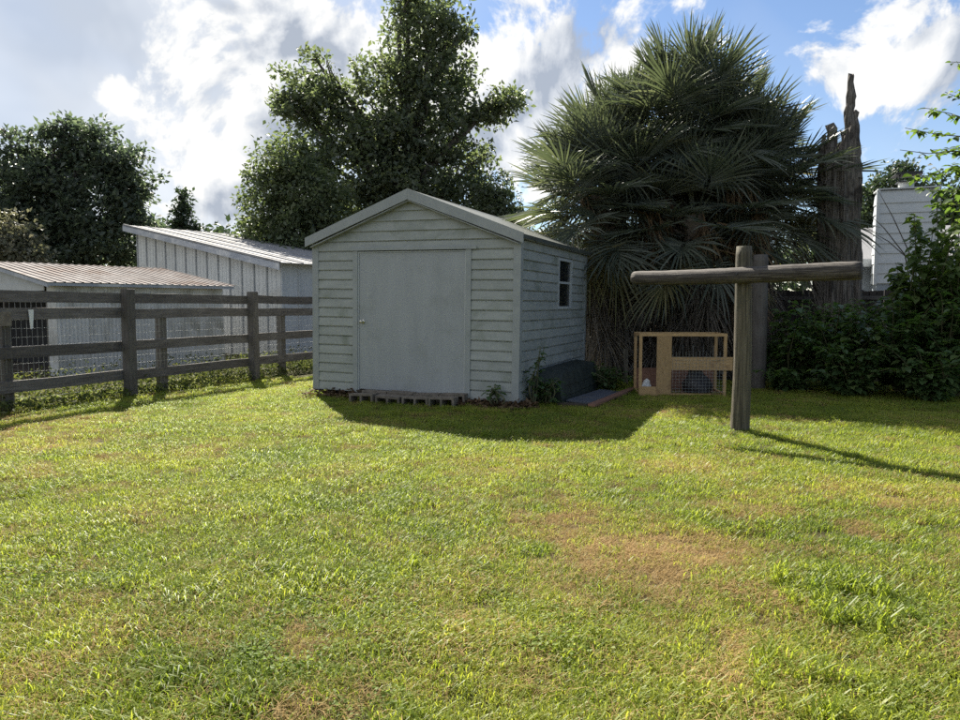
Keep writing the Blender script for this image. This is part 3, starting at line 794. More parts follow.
# ------------------------------------------------------------------ corrugated sheets
def corr_sheet(L, Hh, pitch, amp, mat, along='z', rib=False):
    """a wavy sheet L wide (x) and Hh high (z)"""
    nper = max(2, int(round(L / pitch)))
    pts = []
    if rib:
        for k in range(nper):
            xk = L * k / nper
            for dx, y in ((0, 0), (0.72, 0), (0.78, -amp), (0.92, -amp), (0.98, 0)):
                pts.append((xk + dx * L / nper, y))
        pts.append((L, 0))
    else:
        m_ = nper * 6
        pts = [(L * i / m_, amp * math.sin(2 * math.pi * nper * i / m_)) for i in range(m_ + 1)]
    vs = [(x, y, z) for z in (0, Hh) for x, y in pts]
    nn = len(pts)
    fs = [(i, i + 1, nn + i + 1, nn + i) for i in range(nn - 1)]
    return MB().add(vs, fs).mesh('metal_sheet', mat, smooth=not rib)

def sheet_run(root, parent, name, L, Hh, width, pitch, amp, mat, origin, rot, rib=False):
    n = max(1, int(round(L / width)))
    me = corr_sheet(L / n, Hh, pitch, amp, mat, rib=rib)
    Mx = Matrix.Translation(origin) @ rot
    for k in range(n):
        o = link(name, me, parent)
        o.matrix_local = Mx @ Matrix.Translation((L / n * k, -0.002 * (k % 2), 0))
    return n

# low shed: nearest corner at (-8.5, 14.5); its long side runs away to the right
low = thing('metal_shed', 'low corrugated metal shed with rusty roof and dark open front', 'shed', (-8.5, 14.5, 0), math.atan2(0.79, 0.61))
LS, HW, EH, RH = 3.75, 3.2, 1.90, 2.40
# local x along the long side, local y to the left/back (towards the ridge)
sheet_run(low, low, 'wall_sheet', LS, EH, 0.62, 0.075, 0.011, M['oldmetal'], (0, 0, 0), Matrix.Identity(4))
sheet_run(low, low, 'wall_sheet', HW * 2, EH, 0.64, 0.075, 0.011, M['oldmetal'], (LS, 0, 0), Matrix.Rotation(R(90), 4, 'Z'))
sheet_run(low, low, 'wall_sheet', LS, EH, 0.62, 0.075, 0.011, M['oldmetal'], (LS, HW * 2, 0), Matrix.Rotation(R(180), 4, 'Z'))
# narrow return of sheeting beside the opening, and a white board over it
sheet_run(low, low, 'wall_sheet', 0.42, EH, 0.42, 0.075, 0.011, M['oldmetal'], (0, 0.42, 0), Matrix.Rotation(R(-90), 4, 'Z'))
sheet_run(low, low, 'wall_sheet', 0.6, EH, 0.6, 0.075, 0.011, M['oldmetal'], (0, HW * 2, 0), Matrix.Rotation(R(-90), 4, 'Z'))
q = MB(); q.prism([(0.0, EH - 0.02), (2 * HW, EH - 0.02), (HW, RH - 0.03)], lambda p, s: (-0.012 - 0.02 * s, p[0], p[1])); q.build('gable_board', M['whitemetal'], low)
MB().box(-0.05, -0.034, 0.43, 2 * HW - 0.6, EH - 0.16, EH + 0.0).build('lintel', M['whitemetal'], low)
for yy in (0.44, 2.7, 5.1): MB().box(0.02, 0.12, yy, yy + 0.1, -0.1, EH - 0.03).build('post', M['skid'], low)
for i, yy in enumerate(np.linspace(0.6, 5.6, 5)): pass
rs = math.atan2(RH - EH, HW)
Lr = HW / math.cos(rs) + 0.22
for k in range(6):
    me_ = corr_sheet((LS + 0.45) / 6, Lr, 0.175, 0.018, M['rustroof'], rib=True) if k == 0 else me_
    for s in (0, 1):
        o = link('roof_sheet', me_, low)
        if s == 0:
            o.matrix_local = Matrix.Translation((-0.22 + (LS + 0.45) / 6 * k, -0.2 * math.cos(rs), EH + 0.03 - 0.2 * math.sin(rs) + 0.003 * (k % 2))) @ Matrix.Rotation(rs - R(90), 4, 'X')
        else:
            o.matrix_local = Matrix.Translation((-0.22 + (LS + 0.45) / 6 * k, 2 * HW + 0.2 * math.cos(rs), EH + 0.03 - 0.2 * math.sin(rs) + 0.003 * (k % 2))) @ Matrix.Rotation(R(90) - rs, 4, 'X')
q = MB(); q.box(-0.2, LS + 0.2, -0.17, -0.13, EH - 0.07, EH - 0.012); q.build('eave_board', M['fascia'], low)
for sgn in (0, 1):
    q = MB(); q.prism([(-0.15, EH - 0.10), (HW, RH - 0.075), (HW, RH + 0.0), (-0.15, EH - 0.02)], lambda p, s: (-0.20 + 0.025 * s, p[0] if sgn == 0 else 2 * HW - p[0], p[1])); q.build('rake_board', M['fascia'], low)
MB().box(0.0, LS, 0.02, 2 * HW - 0.02, -0.02, 0.03).build('dirt_floor', M['skid'], low)
# block coloured near-black to paint in the shade inside the opening
MB().box(0.9, 3.4, 0.7, 5.8, 0.03, 1.55).build('shade_block', M['dark'], low)

# tall barn: right front corner at (-5.5, 20)
barn = thing('metal_barn', 'tall white ribbed metal barn with single sloping roof', 'barn', (-5.5, 20, 0), math.atan2(-0.61, 0.79))
BL, BD, BE, BH = 7.75, 4.1, 2.62, 4.05
# local x runs along the front to the right (origin at right corner, so the front spans x -BL..0), local y to the back
bs = (BH - BE) / BL
npan = 13
for k in range(npan):
    xa, xb = -BL + BL / npan * k, -BL + BL / npan * (k + 1)
    za, zb = BE - bs * xa - 0.02, BE - bs * xb - 0.02
    q = MB()
    q.add([(xa + .003, 0, 0), (xb - .003, 0, 0), (xb - .003, 0, zb), (xa + .003, 0, za), (xa + .003, .03, 0), (xb - .003, .03, 0), (xb - .003, .03, zb), (xa + .003, .03, za)],
          [(0, 1, 2, 3), (7, 6, 5, 4), (0, 4, 5, 1), (1, 5, 6, 2), (2, 6, 7, 3), (3, 7, 4, 0)])
    pn = q.build('wall_panel', M['whitemetal'], barn)
    q = MB(); q.box(xa - 0.024, xa + 0.024, -0.035, -0.0005, 0, za - 0.03); q.build('rib', M['ribgrey'], pn)
    for fx in (0.33, 0.66):
        xm = xa + (xb - xa) * fx
        q = MB(); q.box(xm - 0.008, xm + 0.008, -0.007, -0.0005, 0, BE - bs * xm - 0.04); q.build('rib', M['whitemetal'], pn)
for k in range(7):
    ya, yb = BD / 7 * k, BD / 7 * (k + 1)
    pn = MB().box(-0.03, 0.0, ya + .033, yb + .030, 0, BE - 0.02).build('wall_panel', M['whitemetal'], barn)
    MB().box(0.0005, 0.03, ya + .01, ya + .06, 0, BE - 0.03).build('rib', M['whitemetal'], pn)
MB().box(-BL, -BL + 0.03, 0.035, BD, 0, BH - 0.03).build('side_wall', M['whitemetal'], barn)
MB().prism([(-BL + .04, 0), (-.04, 0), (-.04, BE - .02), (-BL + .04, BH - .04)], lambda p, s: (p[0], BD - 0.03 + 0.03 * s, p[1])).build('rear_wall', M['whitemetal'], barn)
ra = math.atan(bs)
nr = 6
RLn = (BL + 0.75) / math.cos(ra)
for k in range(nr):
    ww = (BD + 0.5) / nr
    q = MB()
    q.box(0, RLn, 0, ww - 0.004, 0, 0.02)
    q.box(0, RLn, 0, 0.035, 0.0205, 0.05)
    q.box(0, RLn, ww * .5 - .012, ww * .5 + .012, 0.0205, 0.035)
    o = q.build('roof_sheet', M['barnroof'], barn)
    o.matrix_local = Matrix.Translation((-BL - 0.4, -0.28 + ww * k, BH + 0.02 + bs * 0.4)) @ Matrix.Rotation(ra, 4, 'Y')
q = MB()
q.prism([(-BL - 0.4, BH + bs * .4 - 0.17), (0.33, BE - bs * .33 - 0.17), (0.33, BE - bs * .33 + 0.005), (-BL - 0.4, BH + bs * .4 + 0.005)], lambda p, s: (p[0], -0.30 + 0.028 * s, p[1]))
q.build('rake_board', M['fascia'], barn)

# ------------------------------------------------------------------ picket fence behind the palms
pf = thing('privacy_fence', 'dark brown upright board fence under the palms at the back', 'fence', (1.3, 15.9, 0), R(-5))
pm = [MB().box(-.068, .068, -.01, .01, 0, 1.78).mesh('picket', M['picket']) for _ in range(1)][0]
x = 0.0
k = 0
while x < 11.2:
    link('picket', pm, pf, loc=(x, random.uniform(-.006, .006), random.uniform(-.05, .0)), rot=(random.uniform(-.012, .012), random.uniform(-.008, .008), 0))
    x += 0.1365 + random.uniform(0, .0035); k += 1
for zz_ in (1.02, 0.32, 1.6):
    MB().box(-0.1, 11.3, -0.055, -0.0175, zz_ - 0.04, zz_ + 0.04).build('rail', M['fence'], pf)
for i in range(6): MB().box(-0.02 + i * 2.2, 0.07 + i * 2.2, 0.02, 0.11, -0.1, 1.7).build('post', M['fencepost'], pf)
sp = at(626, 372, 13.0)
tag(MB().box(-0.04, 0.04, -0.02, 0.02, -0.1, 0.66).build('stake', M['logpost'], None, loc=(sp.x, 13.0, 0), rot=(0, R(-1.5), R(-5))), 'short pale wooden stake before the dark fence, left of the cage', 'stake')

# ------------------------------------------------------------------ T shaped clothesline posts
def rough_log(mb, a, b, r0, r1, n=14, rings=22, amp=0.05, bend=0.0, seed=0):
    rs_ = random.Random(seed)
    a, b = Vector(a), Vector(b)
    t_ = (b - a).normalized()
    u = t_.cross(Vector((0, 0, 1)))
    if u.length < .1: u = Vector((1, 0, 0))
    u.normalize(); v = t_.cross(u)
    prof_ = [1 + amp * rs_.uniform(-1, 1) for _ in range(n)]
    vs, fs = [], []
    for i in range(rings + 1):
        f = i / rings
        c = a.lerp(b, f) + u * bend * math.sin(f * math.pi * 1.3) + v * bend * 0.5 * math.sin(f * 5)
        r = r0 + (r1 - r0) * f
        if i in (0, rings): r *= 0.93
        for k in range(n):
            th = 2 * math.pi * k / n
            rr = r * (prof_[k] + amp * 0.35 * rs_.uniform(-1, 1) + 0.03 * math.sin(3 * th + f * 4))
            vs.append(c + (u * math.cos(th) + v * math.sin(th)) * rr)
    for i in range(rings):
        for k in range(n): fs.append((i * n + k, i * n + (k + 1) % n, (i + 1) * n + (k + 1) % n, (i + 1) * n + k))
    fs += [tuple(range(n))[::-1], tuple(rings * n + k for k in range(n))]
    mb.add(vs, fs)
BRZ = R(-38)
tp = thing('clothesline_post', 'front T-shaped wooden post with log crossbeam on the sunlit lawn', 'post', (2.935, 8.10, 0), BRZ)
q = MB(); rough_log(q, (0, 0, -0.2), (0.02, 0.0, 2.10), 0.108, 0.088, seed=3, bend=0.012); q.build('post', M['logpost'], tp, smooth=True)
q = MB(); rough_log(q, (-1.27, -0.13, 1.775), (1.21, -0.12, 1.785), 0.076, 0.092, seed=5, bend=0.022, amp=.09, rings=40); q.build('crossbeam', M['log'], tp, smooth=True)
q = MB(); q.tube([(0.005, -0.225, 1.785), (0.005, -0.24, 1.785)], [0.016, 0.014], 8); q.build('bolt', M['black'], tp)
tp2 = thing('clothesline_post', 'rear grey wooden post in shade behind the T-shaped post', 'post', (4.78, 12.35, 0), BRZ)
q = MB(); rough_log(q, (0, 0, -0.2), (0.0, 0.0, 2.30), 0.125, 0.125, seed=9, bend=0.006); q.build('post', M['fencepost'], tp2, smooth=True)

# ------------------------------------------------------------------ wooden cage
hu = thing('wooden_cage', 'open wooden animal cage with wire front in the palm shade', 'cage', (2.53, 11.42, 0), R(-4))
HWd, HH, HD = 1.36, 1.0, 0.62
bt = 0.045
for x in (0, HWd - bt):
    for y in (0, HD - bt):
        MB().box(x, x + bt, y, y + bt, 0, HH - bt - .001).build('corner_post', M['woodv'], hu)
for y in (-0.002, HD - bt + .002):
    MB().box(-0.004, HWd + 0.004, y, y + bt, HH - bt, HH).build('top_bar', M['wood'], hu)
for x in (0.002, HWd - bt - .002):
    MB().box(x, x + bt - .004, bt + .001, HD - bt, HH - bt + .002, HH - .002).build('top_bar', M['wood'], hu)
    MB().box(x, x + bt - .004, bt + .001, HD - bt - .001, 0.02, 0.06).build('bottom_bar', M['wood'], hu)
MB().box(0.27, 0.50, -0.024, -0.004, 0.01, HH - bt - .003).build('wide_board', M['woodv'], hu)
MB().box(0.0, 0.268, -0.022, -0.003, 0.01, 0.155).build('base_board', M['wood'], hu)
MB().box(0.502, HWd + 0.09, -0.022, -0.004, 0.42, 0.63).build('cross_board', M['wood'], hu)
MB().box(0.05, HWd - 0.05, HD - 0.02, HD - 0.004, 0.03, 0.40).build('back_board', M['redwood'], hu)
MB().box(0.05, HWd - 0.05, 0.05, HD - 0.05, 0.02, 0.035).build('floor_board', M['redwood'], hu)
MB().box(0.48, 1.12, -0.03, 0.0, 0.02, 0.05).build('sill', M['wood'], hu)
q = MB()
for i in range(16):
    x = 0.52 + i * 0.052
    q.box(x - .0011, x + .0011, -0.028, -0.0255, 0.06, 0.72 if i % 3 else 0.82)
for i in range(12):
    z = 0.08 + i * 0.05
    q.box(0.51, HWd, -0.031, -0.029, z - .0011, z + .0011)
q.build('wire_mesh', M['wire'], hu)
hp = hu.matrix_basis @ Vector((0.15, 0.2, 0.036))
q = MB()
vs, fs = [], []
for i in range(7):
    f = i / 6
    r = 0.085 * math.sqrt(max(0.02, 1 - f ** 2.2))
    for k in range(12):
        th = 2 * math.pi * k / 12
        rr = r * random.uniform(.78, 1.15)
        vs.append((rr * math.cos(th), rr * math.sin(th) * .8, 0.0 + f * 0.22 + random.uniform(-.012, .012) * (i > 0)))
for i in range(6):
    for k in range(12): fs.append((i * 12 + k, i * 12 + (k + 1) % 12, i * 12 + 12 + (k + 1) % 12, i * 12 + 12 + k))
fs.append(tuple(72 + k for k in range(12)))
q.add(vs, fs)
tag(q.build('white_bundle', M['whiteplastic'], None, loc=hp, rot=(0, 0, .3)), 'small white crumpled bundle in the left bay of the wooden cage', 'bundle')
hp = hu.matrix_basis @ Vector((0.98, 0.26, 0.036))
q = MB()
vs, fs = [], []
rsk = [(0.20, 0, 0), (0.235, 0, .06), (0.215, -.01, .14), (0.17, 0.0, .22), (0.125, -.04, .30), (0.10, -.06, .37), (0.085, -.06, .43), (0.03, -.05, .47)]
for r, ox, z in rsk:
    for k in range(18):
        th = 2 * math.pi * k / 18
        rr = r * (1 + 0.10 * math.sin(3 * th + z * 9) + random.uniform(-.07, .07)) * (1.18 if (math.cos(th) < -.6 and .1 < z < .25) else 1)
        vs.append((ox + rr * math.cos(th), rr * math.sin(th) * .8, z))
for i in range(len(rsk) - 1):
    for k in range(18): fs.append((i * 18 + k, i * 18 + (k + 1) % 18, i * 18 + 18 + (k + 1) % 18, i * 18 + 18 + k))
fs.append(tuple((len(rsk) - 1) * 18 + k for k in range(18)))
q.add(vs, fs)
tag(q.build('sack', M['sack'], None, smooth=True, loc=hp), 'dark slumped sack inside the right bay of the wooden cage', 'sack')

# ------------------------------------------------------------------ palms
def frond_mesh(name, elev, mat, seed, dead=False):
    """fan frond leaving the trunk along +X at an elevation angle; gravity bends the tips down"""
    r_ = random.Random(seed)
    Lp = r_.uniform(0.60, 1.0) * (0.75 if dead else 1)
    Rb = r_.uniform(0.98, 1.20)
    mb = MB()
    e = R(elev)
    d = Vector((math.cos(e), 0, math.sin(e)))
    pts, p = [], Vector((0, 0, 0))
    bend = R(r_.uniform(8, 22)) * (0.4 if elev < -30 else 1)
    n = 6
    for i in range(n + 1):
        pts.append(p.copy())
        a = e - bend * (i / n) ** 1.5
        d = Vector((math.cos(a), 0, math.sin(a)))
        p = p + d * Lp / n
    # petiole as a flat three sided bar
    vs, fs = [], []
    for i, q_ in enumerate(pts):
        w_ = 0.030 * (1 - 0.5 * i / n)
        vs += [q_ + Vector((0, -w_, 0)), q_ + Vector((0, w_, 0)), q_ + Vector((0, 0, -w_ * .9))]
    for i in range(n):
        for k in range(3): fs.append((3 * i + k, 3 * i + (k + 1) % 3, 3 * i + 3 + (k + 1) % 3, 3 * i + 3 + k))
    mb.add(vs, fs)
    hub = pts[-1]
    side = Vector((0, 1, 0))
    nrm = side.cross(d) * -1          # upper side of the blade
    if nrm.z < 0 and elev > -60: nrm = -nrm
    nseg = 48
    spread = R(118 if not dead else r_.uniform(35, 70))
    costa = 0.42 if not dead else 0.3
    for k in range(nseg):
        f = (k + .5) / nseg * 2 - 1
        a = f * spread
        L = Rb * (0.66 + 0.34 * math.cos(a * 0.62)) * r_.uniform(0.88, 1.08)
        start = hub + d * costa * (1 - abs(f)) * 0.9
        dd_ = (d * math.cos(a) + side * math.sin(a)).normalized()
        # halves of the blade fold upward, outer segments twist
        up = nrm * (0.38 * abs(f)) if not dead else nrm * (0.15 * abs(f))
        dd_ = (dd_ + up).normalized()
        wid = 2 * spread / nseg * L * 0.42 * 0.80
        sd_ = dd_.cross(nrm).normalized()
        drp = (r_.uniform(0.06, 0.26) * (1.0 if elev > 5 else 2.2) if not dead else r_.uniform(0.35, 0.8))
        if r_.random() < 0.10: drp += 0.35
        tw = Vector((r_.uniform(-.05, .05), r_.uniform(-.05, .05), r_.uniform(-.05, .05))) * (1 if not dead else 3.0)
        row = []
        for s_, wk in ((0.05, .25), (0.42, 1.0), (0.74, .62), (1.0, 0.0)):
            c = start + dd_ * L * s_ + tw * s_ * s_ + Vector((0, 0, -1)) * drp * L * max(0, s_ - .25) ** 2
            lift = nrm * (wid * 0.35) * (1 if k % 2 else -1) * (1 if wk > 0 else 0)
            if wk > 0: row.append((c + sd_ * wid * .5 * wk + lift, c - sd_ * wid * .5 * wk - lift))
            else: row.append((c,))
        vs = [q_ for rw in row for q_ in rw]
        mb.add(vs, [(0, 2, 3, 1), (2, 4, 5, 3), (4, 6, 5)])
    return mb.mesh(name, mat)

green = {}
for e in (84, 66, 48, 30, 12, -8, -28):
    green[e] = [frond_mesh('frond', e + s * 5 - 5, M['frond'], 100 + e * 3 + s) for s in range(3)]
yell = {e: [frond_mesh('frond', e, M['frond_yellow'], 300 + e + s) for s in range(2)] for e in (10, -25, -50)}
deadm = {e: [frond_mesh('dead_frond', e, M['frond_dead'], 500 + e + s, True) for s in range(3)] for e in (-40, -62, -80)}
def seed_mesh(seed):
    r_ = random.Random(seed)
    mb = MB()
    for k in range(70):
        a = r_.uniform(-.5, .5); b_ = r_.uniform(-.5, .5); L = r_.uniform(.35, .8)
        st = Vector((r_.uniform(.3, .8), 0, -.1 + r_.uniform(-.25, .1)))
        en = st + Vector((L * .6, a * .7, -L * .6 + b_ * .4))
        mid_ = st.lerp(en, .5) + Vector((r_.uniform(-.06, .06), r_.uniform(-.06, .06), .06))
        wv = Vector((0, 0.008, 0.004))
        mb.add([st - wv, st + wv, mid_ + wv, mid_ - wv, en], [(0, 1, 2, 3), (3, 2, 4)])
    mb.tube([(0, 0, 0), (.45, 0, .1), (.9, 0, -.15)], [.02, .015, .006], 5)
    return mb.mesh('seed_stalk', M['seed'])
seedm = [seed_mesh(k) for k in range(2)]

def palm(label, base, height, lean, ngreen, ndead, skirt, sc, seed, nyel=5, nseed=2):
    r_ = random.Random(seed)
    root = thing('cabbage_palm', label, 'palm tree', base, 0, 'cabbage palms behind the shed')
    mb = MB()
    n = 26
    pts = [Vector((lean[0] * (i / n) ** 1.4, lean[1] * (i / n) ** 1.4, -0.1 + (height + .1) * i / n)) for i in range(n + 1)]
    mb.tube(pts, [0.19 + 0.05 * math.sin(i * 2.2) * .3 + (0.06 if i < 2 else 0) for i in range(n + 1)], 12, 0.07)
    mb.build('trunk', M['palmbark'], root)
    # old leaf bases, criss-crossed round the upper trunk
    bm_ = MB().prism([(0, -.03), (.20, .10), (.24, .16), (.20, .15), (0, .05)], lambda p, s: (p[0], -.03 + .06 * s, p[1])).mesh('leaf_base', M['palmbark'])
    for k in range(36):
        f = 0.45 + 0.5 * k / 36
        i = min(n, int(f * n))
        a = k * 2.399
        link('leaf_base', bm_, root, loc=pts[i] + Vector((math.cos(a), math.sin(a), 0)) * .15, rot=(0, 0, a))
    top = pts[-1]
    elevs = sorted(green, reverse=True)
    for k in range(ngreen):
        f = k / (ngreen - 1)
        e = elevs[min(len(elevs) - 1, int(f ** 1.1 * len(elevs)))]
        a = k * 2.39996 + r_.uniform(-.25, .25)
        off = Vector((math.cos(a), math.sin(a), 0)) * (.05 + .10 * f) + Vector((0, 0, -.05 - .65 * f))
        s = sc * r_.uniform(.88, 1.1)
        link('frond', r_.choice(green[e]), root, loc=top + off, rot=(r_.uniform(-.25, .25), r_.uniform(-.08, .08), a), scale=(s, s, s))
    for k in range(nyel):
        a = r_.uniform(0, 6.28); s = sc * r_.uniform(.8, 1.0)
        link('frond', r_.choice(r_.choice(list(yell.values()))), root, loc=top + Vector((math.cos(a) * .15, math.sin(a) * .15, -.55 - r_.random() * .4)), rot=(r_.uniform(-.2, .2), 0, a), scale=(s, s, s))
    for k in range(ndead):
        f = (k + .5) / ndead
        zr = top.z - .6 - f * skirt
        if zr < .75: zr = .75 + r_.random() * 1.2
        a = k * 2.39996 + r_.uniform(-.3, .3)
        e = r_.choice((-40, -62, -62, -80, -80))
        s = sc * r_.uniform(.78, 1.05)
        i = min(n, max(0, int(zr / (height + .1) * n)))
        link('dead_frond', r_.choice(deadm[e]), root, loc=(pts[i].x + math.cos(a) * .15, pts[i].y + math.sin(a) * .15, zr), rot=(r_.uniform(-.2, .2), 0, a), scale=(s, s, s))
    for k in range(nseed):
        a = -1.57 + r_.uniform(-1.0, 1.0)
        link('seed_stalk', r_.choice(seedm), root, loc=top + Vector((math.cos(a) * .5, math.sin(a) * .5, -.3 - .5 * k)), rot=(0, .5, a), scale=(1.3, 1.3, 1.3))
    return root
palm('tallest cabbage palm, in the middle of the clump', (4.05, 15.0, 0), 5.2, (0.1, 0.0), 58, 34, 3.4, 0.98, 1, 5, 4)
palm('leftmost cabbage palm, leaning over the shed roof', (2.55, 14.7, 0), 3.65, (-0.15, -0.05), 50, 30, 1.7, 0.96, 2, 9, 2)
palm('rightmost cabbage palm, beside the dead trunk', (5.6, 14.8, 0), 3.9, (0.1, 0.1), 50, 40, 2.8, 0.92, 3, 5, 2)
palm('low cabbage palm at the front of the clump', (4.25, 14.2, 0), 3.3, (-0.1, -0.0), 36, 46, 2.1, 0.9, 4, 4, 3)
palm('cabbage palm in the upper left of the clump', (2.95, 15.4, 0), 4.7, (-0.1, 0.0), 46, 14, 2.6, 0.96, 5, 3, 1)
palm('cabbage palm in the upper right of the clump', (5.25, 15.5, 0), 4.75, (0.1, 0.0), 46, 14, 2.6, 0.96, 6, 3, 1)

# ------------------------------------------------------------------ dead broken trunk
SNS = 14.2 / 16.2
sn = thing('dead_trunk', 'tall dead tree trunk with jagged broken top right of the palms', 'dead tree', (6.98, 14.2, 0), 0)
sn.scale = (SNS, SNS, SNS)
na, Hs = 56, 6.55
rs_ = random.Random(4)
def top_h(th):
    """height of the broken rim by angle; th=0 points right (+X), -pi/2 to the camera"""
    h = 4.75 + 0.28 * math.sin(5 * th + 1) + 0.2 * math.sin(11 * th)
    def spike(c, wd, hh):
        dd = abs((th - c + math.pi) % (2 * math.pi) - math.pi)
        return hh if dd < wd else 0
    for c, wd, hh in ((-1.05, .34, 5.55), (-1.5, .40, 5.4), (-.75, .3, 5.35), (-2.8, .34, 5.2), (-0.25, .16, 5.15), (2.9, .3, 5.3), (1.2, .4, 5.2), (-1.9, .2, 5.0)):
        h = max(h, spike(c, wd, hh))
    return h + rs_.uniform(-.14, .10)
tops = [top_h(2 * math.pi * k / na - math.pi) for k in range(na)]
ridge = [rs_.uniform(-.5, 1) for _ in range(na)]
nz = 40
vs, fs = [], []
for shell_ in (0, 1):
    for k in range(na):
        th = 2 * math.pi * k / na - math.pi
        for j in range(nz + 1):
            f = j / nz
            z = -0.1 + (tops[k] + .1) * f
            r = 0.47 + 0.10 * math.exp(-z * 1.1) - 0.016 * z
            if z > 4.3: r *= 1 + 0.06 * math.sin(3 * th) - 0.10 * (z - 4.3) * (1 if z > 5.2 else .3)
            r += 0.045 * ridge[k] + 0.022 * math.sin(9 * th + z * 1.3) + 0.018 * math.sin(z * 3.1 + k * 1.7) + rs_.uniform(-.008, .008)
            if shell_: r = max(.05, r - 0.13 + 0.05 * f)
            vs.append((r * math.cos(th) + 0.03 * math.sin(z), r * math.sin(th), z))
st = nz + 1
for shell_ in (0, 1):
    o0 = shell_ * na * st
    for k in range(na):
        k2 = (k + 1) % na
        for j in range(nz):
            q_ = (o0 + k * st + j, o0 + k2 * st + j, o0 + k2 * st + j + 1, o0 + k * st + j + 1)
            fs.append(q_ if not shell_ else q_[::-1])
for k in range(na):
    k2 = (k + 1) % na
    a, b_ = k * st + nz, k2 * st + nz
    fs.append((a, b_, na * st + b_, na * st + a))
MB().add(vs, fs).build('trunk', M['deadwood'], sn)
def splinter(x, y, z0, z1, wa, wb, seed, steps=9):
    r_ = random.Random(seed)
    q = MB(); n_ = 9
    vs, fs = [], []
    for i in range(steps + 1):
        f = i / steps
        wd = wa + (wb - wa) * f ** 0.8
        if i % 3 == 2: wd *= 1.18
        for k in range(n_):
            th = 2 * math.pi * k / n_
            rr = wd * (1 + r_.uniform(-.22, .22))
            vs.append((x + rr * math.cos(th) + .02 * math.sin(i * 1.3), y + rr * .7 * math.sin(th), z0 + (z1 - z0) * f + (r_.uniform(-.08, .06) if i == steps else r_.uniform(-.02, .02))))
    for i in range(steps):
        for k in range(n_): fs.append((i * n_ + k, i * n_ + (k + 1) % n_, (i + 1) * n_ + (k + 1) % n_, (i + 1) * n_ + k))
    fs.append(tuple(steps * n_ + k for k in range(n_)))
    q.add(vs, fs)
    q.build('splinter', M['deadwood'], sn)
splinter(0.08, -.16, 4.4, 6.62, .20, .055, 1, 14)
splinter(0.20, -.18, 4.4, 5.85, .17, .06, 2, 10)
splinter(-.02, -.20, 4.4, 5.45, .20, .09, 3, 8)
splinter(-.30, -.16, 4.3, 5.55, .14, .10, 4, 8)
splinter(-.38, -.05, 4.2, 5.25, .13, .10, 5, 6)
splinter(0.36, -.05, 4.3, 5.12, .10, .04, 6, 6)
for (th, z, L, r) in ((-2.9, 4.7, .22, .07), (-1.9, 3.4, .2, .05)):
    q = MB(); d = Vector((math.cos(th), math.sin(th), .5))
    q.tube([Vector((math.cos(th) * .36, math.sin(th) * .36, z)), Vector((math.cos(th) * .4, math.sin(th) * .4, z)) + d * L * .6, Vector((math.cos(th) * .4, math.sin(th) * .4, z)) + d * L], [r, r * .8, r * .3], 6, .2)
    q.build('broken_branch', M['deadwood'], sn)

# ------------------------------------------------------------------ neighbour's house with chimney
ho = thing('house', 'neighbouring house with grey shingle roof and white sided chimney', 'house', (9.3, 18.1, 0), R(-20))
EHt, RHt, HDp, HLn = 2.45, 3.62, 4.2, 11.0
MB().box(0.15, HLn, 0.35, 2 * HDp - .35, 0, EHt).build('wall', M['bluebase'], ho)
for s in (0, 1):
    q = MB()
    ya, yb = (0.0, HDp) if s == 0 else (2 * HDp, HDp)
    q.add([(-0.1, ya, EHt), (HLn, ya, EHt), (HLn, yb, RHt), (-.1, yb, RHt), (-0.1, ya, EHt + .12), (HLn, ya, EHt + .12), (HLn, yb, RHt + .12), (-.1, yb, RHt + .12)],
          [(0, 1, 2, 3), (7, 6, 5, 4), (0, 4, 5, 1), (1, 5, 6, 2), (2, 6, 7, 3), (3, 7, 4, 0)])
    q.build('roof_slope', M['shingle'], ho)
MB().prism([(.15, EHt), (2 * HDp - .3, EHt), (HDp, RHt - .06)], lambda p, s: (0.15 + .05 * s, p[0] + .08, p[1])).build('gable', M['bluebase'], ho)
q = MB(); q.box(-0.14, HLn, -0.11, -0.002, EHt - 0.06, EHt + 0.13); q.build('gutter', M['clap'], ho)
q = MB(); q.box(-0.05, 0.05, -0.10, 0.0, 0.1, EHt - 0.065); q.build('downpipe', M['clap'], ho)
CX0, CX1, CY0, CY1, CZ = 0.38, 1.63, -0.75, -0.12, 4.15
ch = MB().box(CX0 + .03, CX1 - .03, CY0 + .03, CY1, 1.95, CZ - .02).build('chimney', M['clap'], ho)
MB().box(CX0 + .045, CX1 - .045, CY0 + .045, CY1, 0, 1.948).build('chimney_base', M['bluebase'], ho)
cw = CX1 - CX0
cb = MB().prism([(-.001, 0), (.030, 0), (.030, .01), (.008, .235), (-.001, .235)], lambda p, s: (cw * s - .02 * (s == 0) + .02 * (s == 1), -p[0], p[1])).mesh('siding_board', M['clap'])
cb2 = MB().prism([(-.001, 0), (.030, 0), (.030, .01), (.008, .235), (-.001, .235)], lambda p, s: ((CY1 - CY0) * s, -p[0], p[1])).mesh('siding_board', M['clap'])
z = 1.96
while z + .235 < CZ + .05:
    link('siding_board', cb, ch, loc=(CX0, CY0 + .029, z))
    link('siding_board', cb2, ch, loc=(CX0 + .029, CY1, z), rot=(0, 0, R(-90)))
    z += .235
for xx in (CX0 - .03, CX1 - .04): MB().box(xx, xx + .07, CY0 - .02, CY0 + .04, 1.93, CZ).build('corner_trim', M['clap'], ch)
MB().box(CX0 - .01, CX1 + .01, CY0 - .02, CY1 + .02, CZ + .001, CZ + .035).build('chimney_top', M['whitemetal'], ch)
cc = Vector(((CX0 + CX1) / 2, (CY0 + CY1) / 2, 0))
q = MB()
q.tube([cc + Vector((0, 0, CZ + .03)), cc + Vector((0, 0, CZ + .22))], [.17, .17], 14); q.build('flue', M['whitemetal'], ch, smooth=False)
q = MB()
